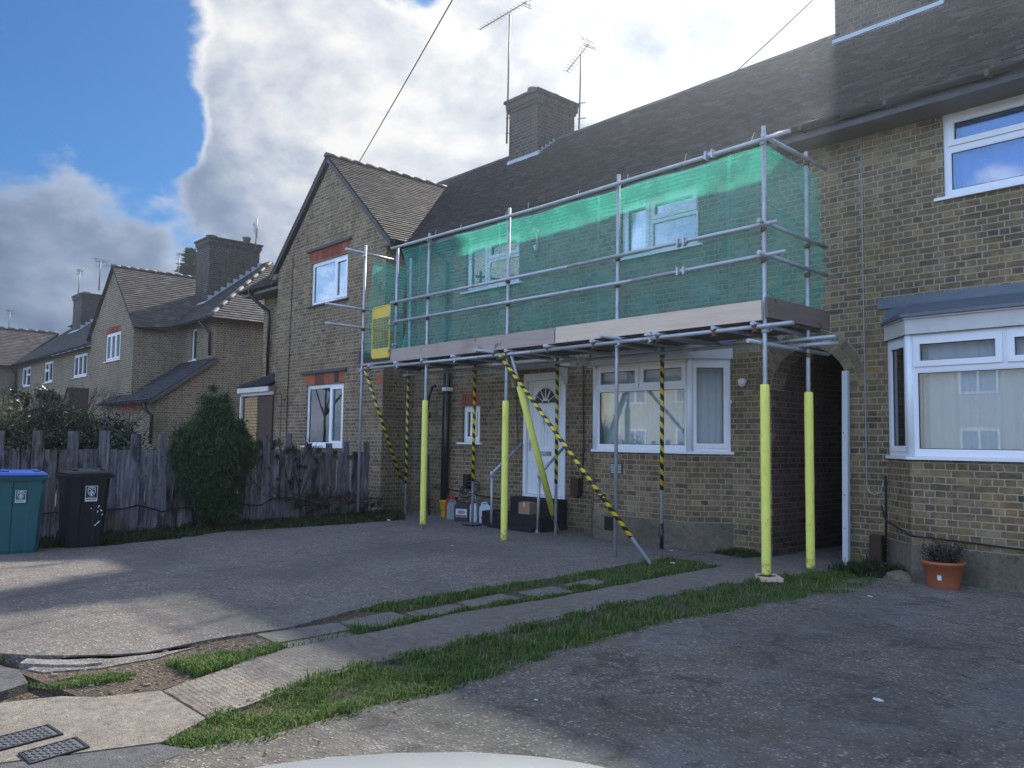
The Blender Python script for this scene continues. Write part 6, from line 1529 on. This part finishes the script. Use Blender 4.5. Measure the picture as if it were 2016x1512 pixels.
# ------------------------------------------------------------------ small things on the ground
def litter(x, y, s, lab, mat='litter_white', z=.004, a=0.0, nm='litter'):
    bm = BM(); pts = [(math.cos(i * .785 + a) * s * random.uniform(.6, 1), math.sin(i * .785 + a) * s * random.uniform(.35, .7)) for i in range(8)]
    prism(bm, pts, 0, s * .18); o = link(nm, bm, mat, loc=(x, y, z)); tag(o, lab, 'litter', 'scraps of litter on the ground'); return o
random.seed(2)
litter(-2.10, 4.75, .035, 'pale blue crumpled scrap on the dark right hand drive', 'litter_white')
litter(-3.35, 3.25, .016, 'tiny white scrap on the right drive near the grass strip')
litter(-6.05, 8.15, .05, 'white scrap in the grass beside the foot of the striped brace', 'litter_white', .0)
litter(-6.75, 9.05, .03, 'white scrap below the bay window beside the striped upright')
litter(-12.35, 8.25, .06, 'white scrap in the weeds near the left scaffold upright')
litter(-3.55, 7.9, .03, 'white scrap on the dark drive in front of the terracotta pot')
litter(-8.9, 7.0, .025, 'white scrap on the concrete in front of the door steps')
bm = BM(); random.seed(14)
pts = [(-6.10, 1.36), (-5.93, 1.52), (-5.82, 1.66), (-5.80, 1.76), (-5.90, 1.66), (-6.0, 1.60), (-6.1, 1.50), (-6.2, 1.42)]
prism(bm, [(x + .12, y - .12) for x, y in pts], -.06, .004); tag(link('mortar_lump', bm, 'cement'), 'pale lump of broken mortar at the cracked edge of the left drive', 'rubble')
bm = BM(); bmesh.ops.create_icosphere(bm, subdivisions=3, radius=.06, matrix=Matrix.Diagonal((1, 1.3, .5, 1)))
for v in bm.verts: v.co += v.normal * random.uniform(-.008, .008)
tag(link('stone', bm, 'cement', loc=(-5.25, 1.60, -.05)), 'flat stone half buried in weeds beside the pavement', 'stone')
bm = BM(); bmesh.ops.create_icosphere(bm, subdivisions=3, radius=.14, matrix=Matrix.Diagonal((1.2, .8, .75, 1)))
for v in bm.verts: v.co += v.normal * random.uniform(-.01, .01)
tag(link('stone', bm, 'render_plinth', loc=(-3.78, 9.12, .0)), 'mossy rounded stone left of the terracotta pot', 'stone')

# ------------------------------------------------------------------ silver car below the camera
CR = thing('car', 'silver car, its rounded edge just showing at the bottom of the picture', 'car', (0, 0, 0), rotz=R(55))
# local +y is the nose; the camera looks over the bonnet
bm = BM(); secs = [(-3.3, .55, .30, .95), (-3.2, .78, .24, 1.02), (-1.0, .85, .22, 1.0), (.2, .84, .22, .98), (1.0, .78, .24, .88), (1.6, .74, .28, .815), (1.84, .62, .32, .765), (1.96, .40, .38, .72)]
rings = []
for y, hw, zb, zt in secs:
    prof = [(-1, .0), (-1.0, .45), (-.93, .75), (-.78, .93), (-.4, 1.0), (0, 1.01), (.4, 1.0), (.78, .93), (.93, .75), (1, .45), (1, .0)]
    rings.append([bm.verts.new((px * hw, y, zb + (zt - zb) * pz)) for px, pz in prof])
for A, B in zip(rings, rings[1:]):
    for i in range(len(A) - 1): bm.faces.new((A[i], A[i + 1], B[i + 1], B[i])).smooth = True
    bm.faces.new((A[-1], A[0], B[0], B[-1]))
bm.faces.new(rings[0]); bm.faces.new(rings[-1][::-1]); o = link('body', bm, 'car_silver', CR)
md = o.modifiers.new('s', 'SUBSURF'); md.levels = 2; md.render_levels = 2
for x in (-.55, .55):
    bm = BM(); bmesh.ops.create_uvsphere(bm, u_segments=16, v_segments=10, radius=.12, matrix=Matrix.Translation((x * .8, 1.50, .62)) @ Matrix.Diagonal((1.1, .7, .7, 1))); link('headlight', bm, 'glass', CR)
for x in (-.74, .74):
    for y in (.85, -2.3):
        bm = BM(); tube(bm, (x - .09, y, .31), (x + .09, y, .31), .31, 28); wh = link('wheel', bm, 'rubber', CR)
        bm = BM(); tube(bm, (x + math.copysign(.075, x), y, .31), (x + math.copysign(.10, x), y, .31), .19, 20); link('rim', bm, 'galvanised', wh)

# ------------------------------------------------------------------ houses across the road, seen in the window panes
HO = thing('terraced_house', 'cream rendered houses across the road, seen only as reflections in the bay windows', 'house', (0, 0, 0))
bm = BM(); box(bm, -48, 6, -30, -22, -.05, 5.6); link('wall', bm, 'cream_render', HO)
bm = BM(); quad(bm, (-48.4, -21.6, 5.5), (6.4, -21.6, 5.5), (6.4, -26, 8.8), (-48.4, -26, 8.8)); quad(bm, (-48.4, -30.4, 5.5), (6.4, -30.4, 5.5), (6.4, -26, 8.8), (-48.4, -26, 8.8)); link('roof', bm, 'tile_brown', HO)
for i in range(13):
    x = -46 + i * 4
    for z in (1.1, 3.9):
        f = BM(); box(f, x, x + 1.7, -21.998, -21.95, z, z + 1.2); f = link('window', f, 'upvc', HO); g = BM(); box(g, x + .1, x + .8, -21.948, -21.94, z + .1, z + 1.1); box(g, x + .9, x + 1.6, -21.948, -21.94, z + .1, z + 1.1); link('pane', g, 'shade_grey', f)
t = thing('bare_tree', 'leafless street tree across the road, seen only as a reflection in the gable window', 'tree', (-52, -11, 0))
bm = BM(); random.seed(77)
branch(Vector((0, 0, 0)), Vector((0, 0, 1)), 3.2, .13, 5)
for i in range(3): branch(Vector((0, 0, 3.0)), Vector((random.uniform(-.8, .8), random.uniform(-.8, .8), 1)).normalized(), 2.4, .08, 5)
link('limbs', bm, 'twig', t)

# unseen corner house added to darken the reflection in the angled bay panes
HX = thing('terraced_house', 'unseen brick house added far right to darken the reflection in the angled bay pane', 'house', (0, 0, 0))
bm = BM(); box(bm, 22, 34, -16, 2, -.05, 5.6); link('wall', bm, 'brick_far', HX)
bm = BM(); quad(bm, (21.6, -16.4, 5.5), (21.6, 2.4, 5.5), (28, 2.4, 9.2), (28, -16.4, 9.2)); quad(bm, (34.4, -16.4, 5.5), (34.4, 2.4, 5.5), (28, 2.4, 9.2), (28, -16.4, 9.2)); link('roof', bm, 'tile_brown', HX)

# thin volume added to stand in for the glare over the roofs
bm = BM(); box(bm, -95, 62, -45, 45, -1.1, 19.5); hz = link('glare_veil', bm, 'unlit_black', kind='stuff'); hz.data.materials.clear()
hm = bpy.data.materials.new('glare_veil'); hm.use_nodes = True; hm.node_tree.nodes.clear(); ht = NT(hm.node_tree)
ho = ht.node('ShaderNodeOutputMaterial'); hv = ht.node('ShaderNodeVolumePrincipled'); hv.inputs['Density'].default_value = .0016; hv.inputs['Color'].default_value = (.78, .87, 1, 1); hv.inputs['Anisotropy'].default_value = .80
ht.l.new(hv.outputs[0], ho.inputs['Volume']); hz.data.materials.append(hm)
tag(hz, 'thin bluish veil added to stand in for glare, strongest towards the sun', 'glare_veil')

bm = BM(); random.seed(41)
for i in range(420):
    q = random.random()
    if q < .35: x, y = random.uniform(-4.0, -.5), random.gauss(9.15, .12)
    elif q < .6: x, y = random.gauss(-3.75, .12), random.uniform(1.6, 9)
    elif q < .75: x, y = random.uniform(-3.6, 1), random.uniform(3, 9)
    else: x, y = random.uniform(-11.5, -6.3), random.uniform(1.6, 9)
    s_ = random.uniform(.006, .016); a = random.uniform(0, 6.28); d1 = Vector((math.cos(a), math.sin(a), random.uniform(-.2, .2))) * s_; d2 = Vector((-math.sin(a), math.cos(a), random.uniform(-.3, .3))) * s_ * .55; c = Vector((x, y, .010))
    quad(bm, c - d1, c + d2, c + d1, c - d2)
tag(link('fallen_leaves', bm, 'dead_leaf'), 'scattered small dead leaves and grit on both drives', 'leaves', kind='stuff')
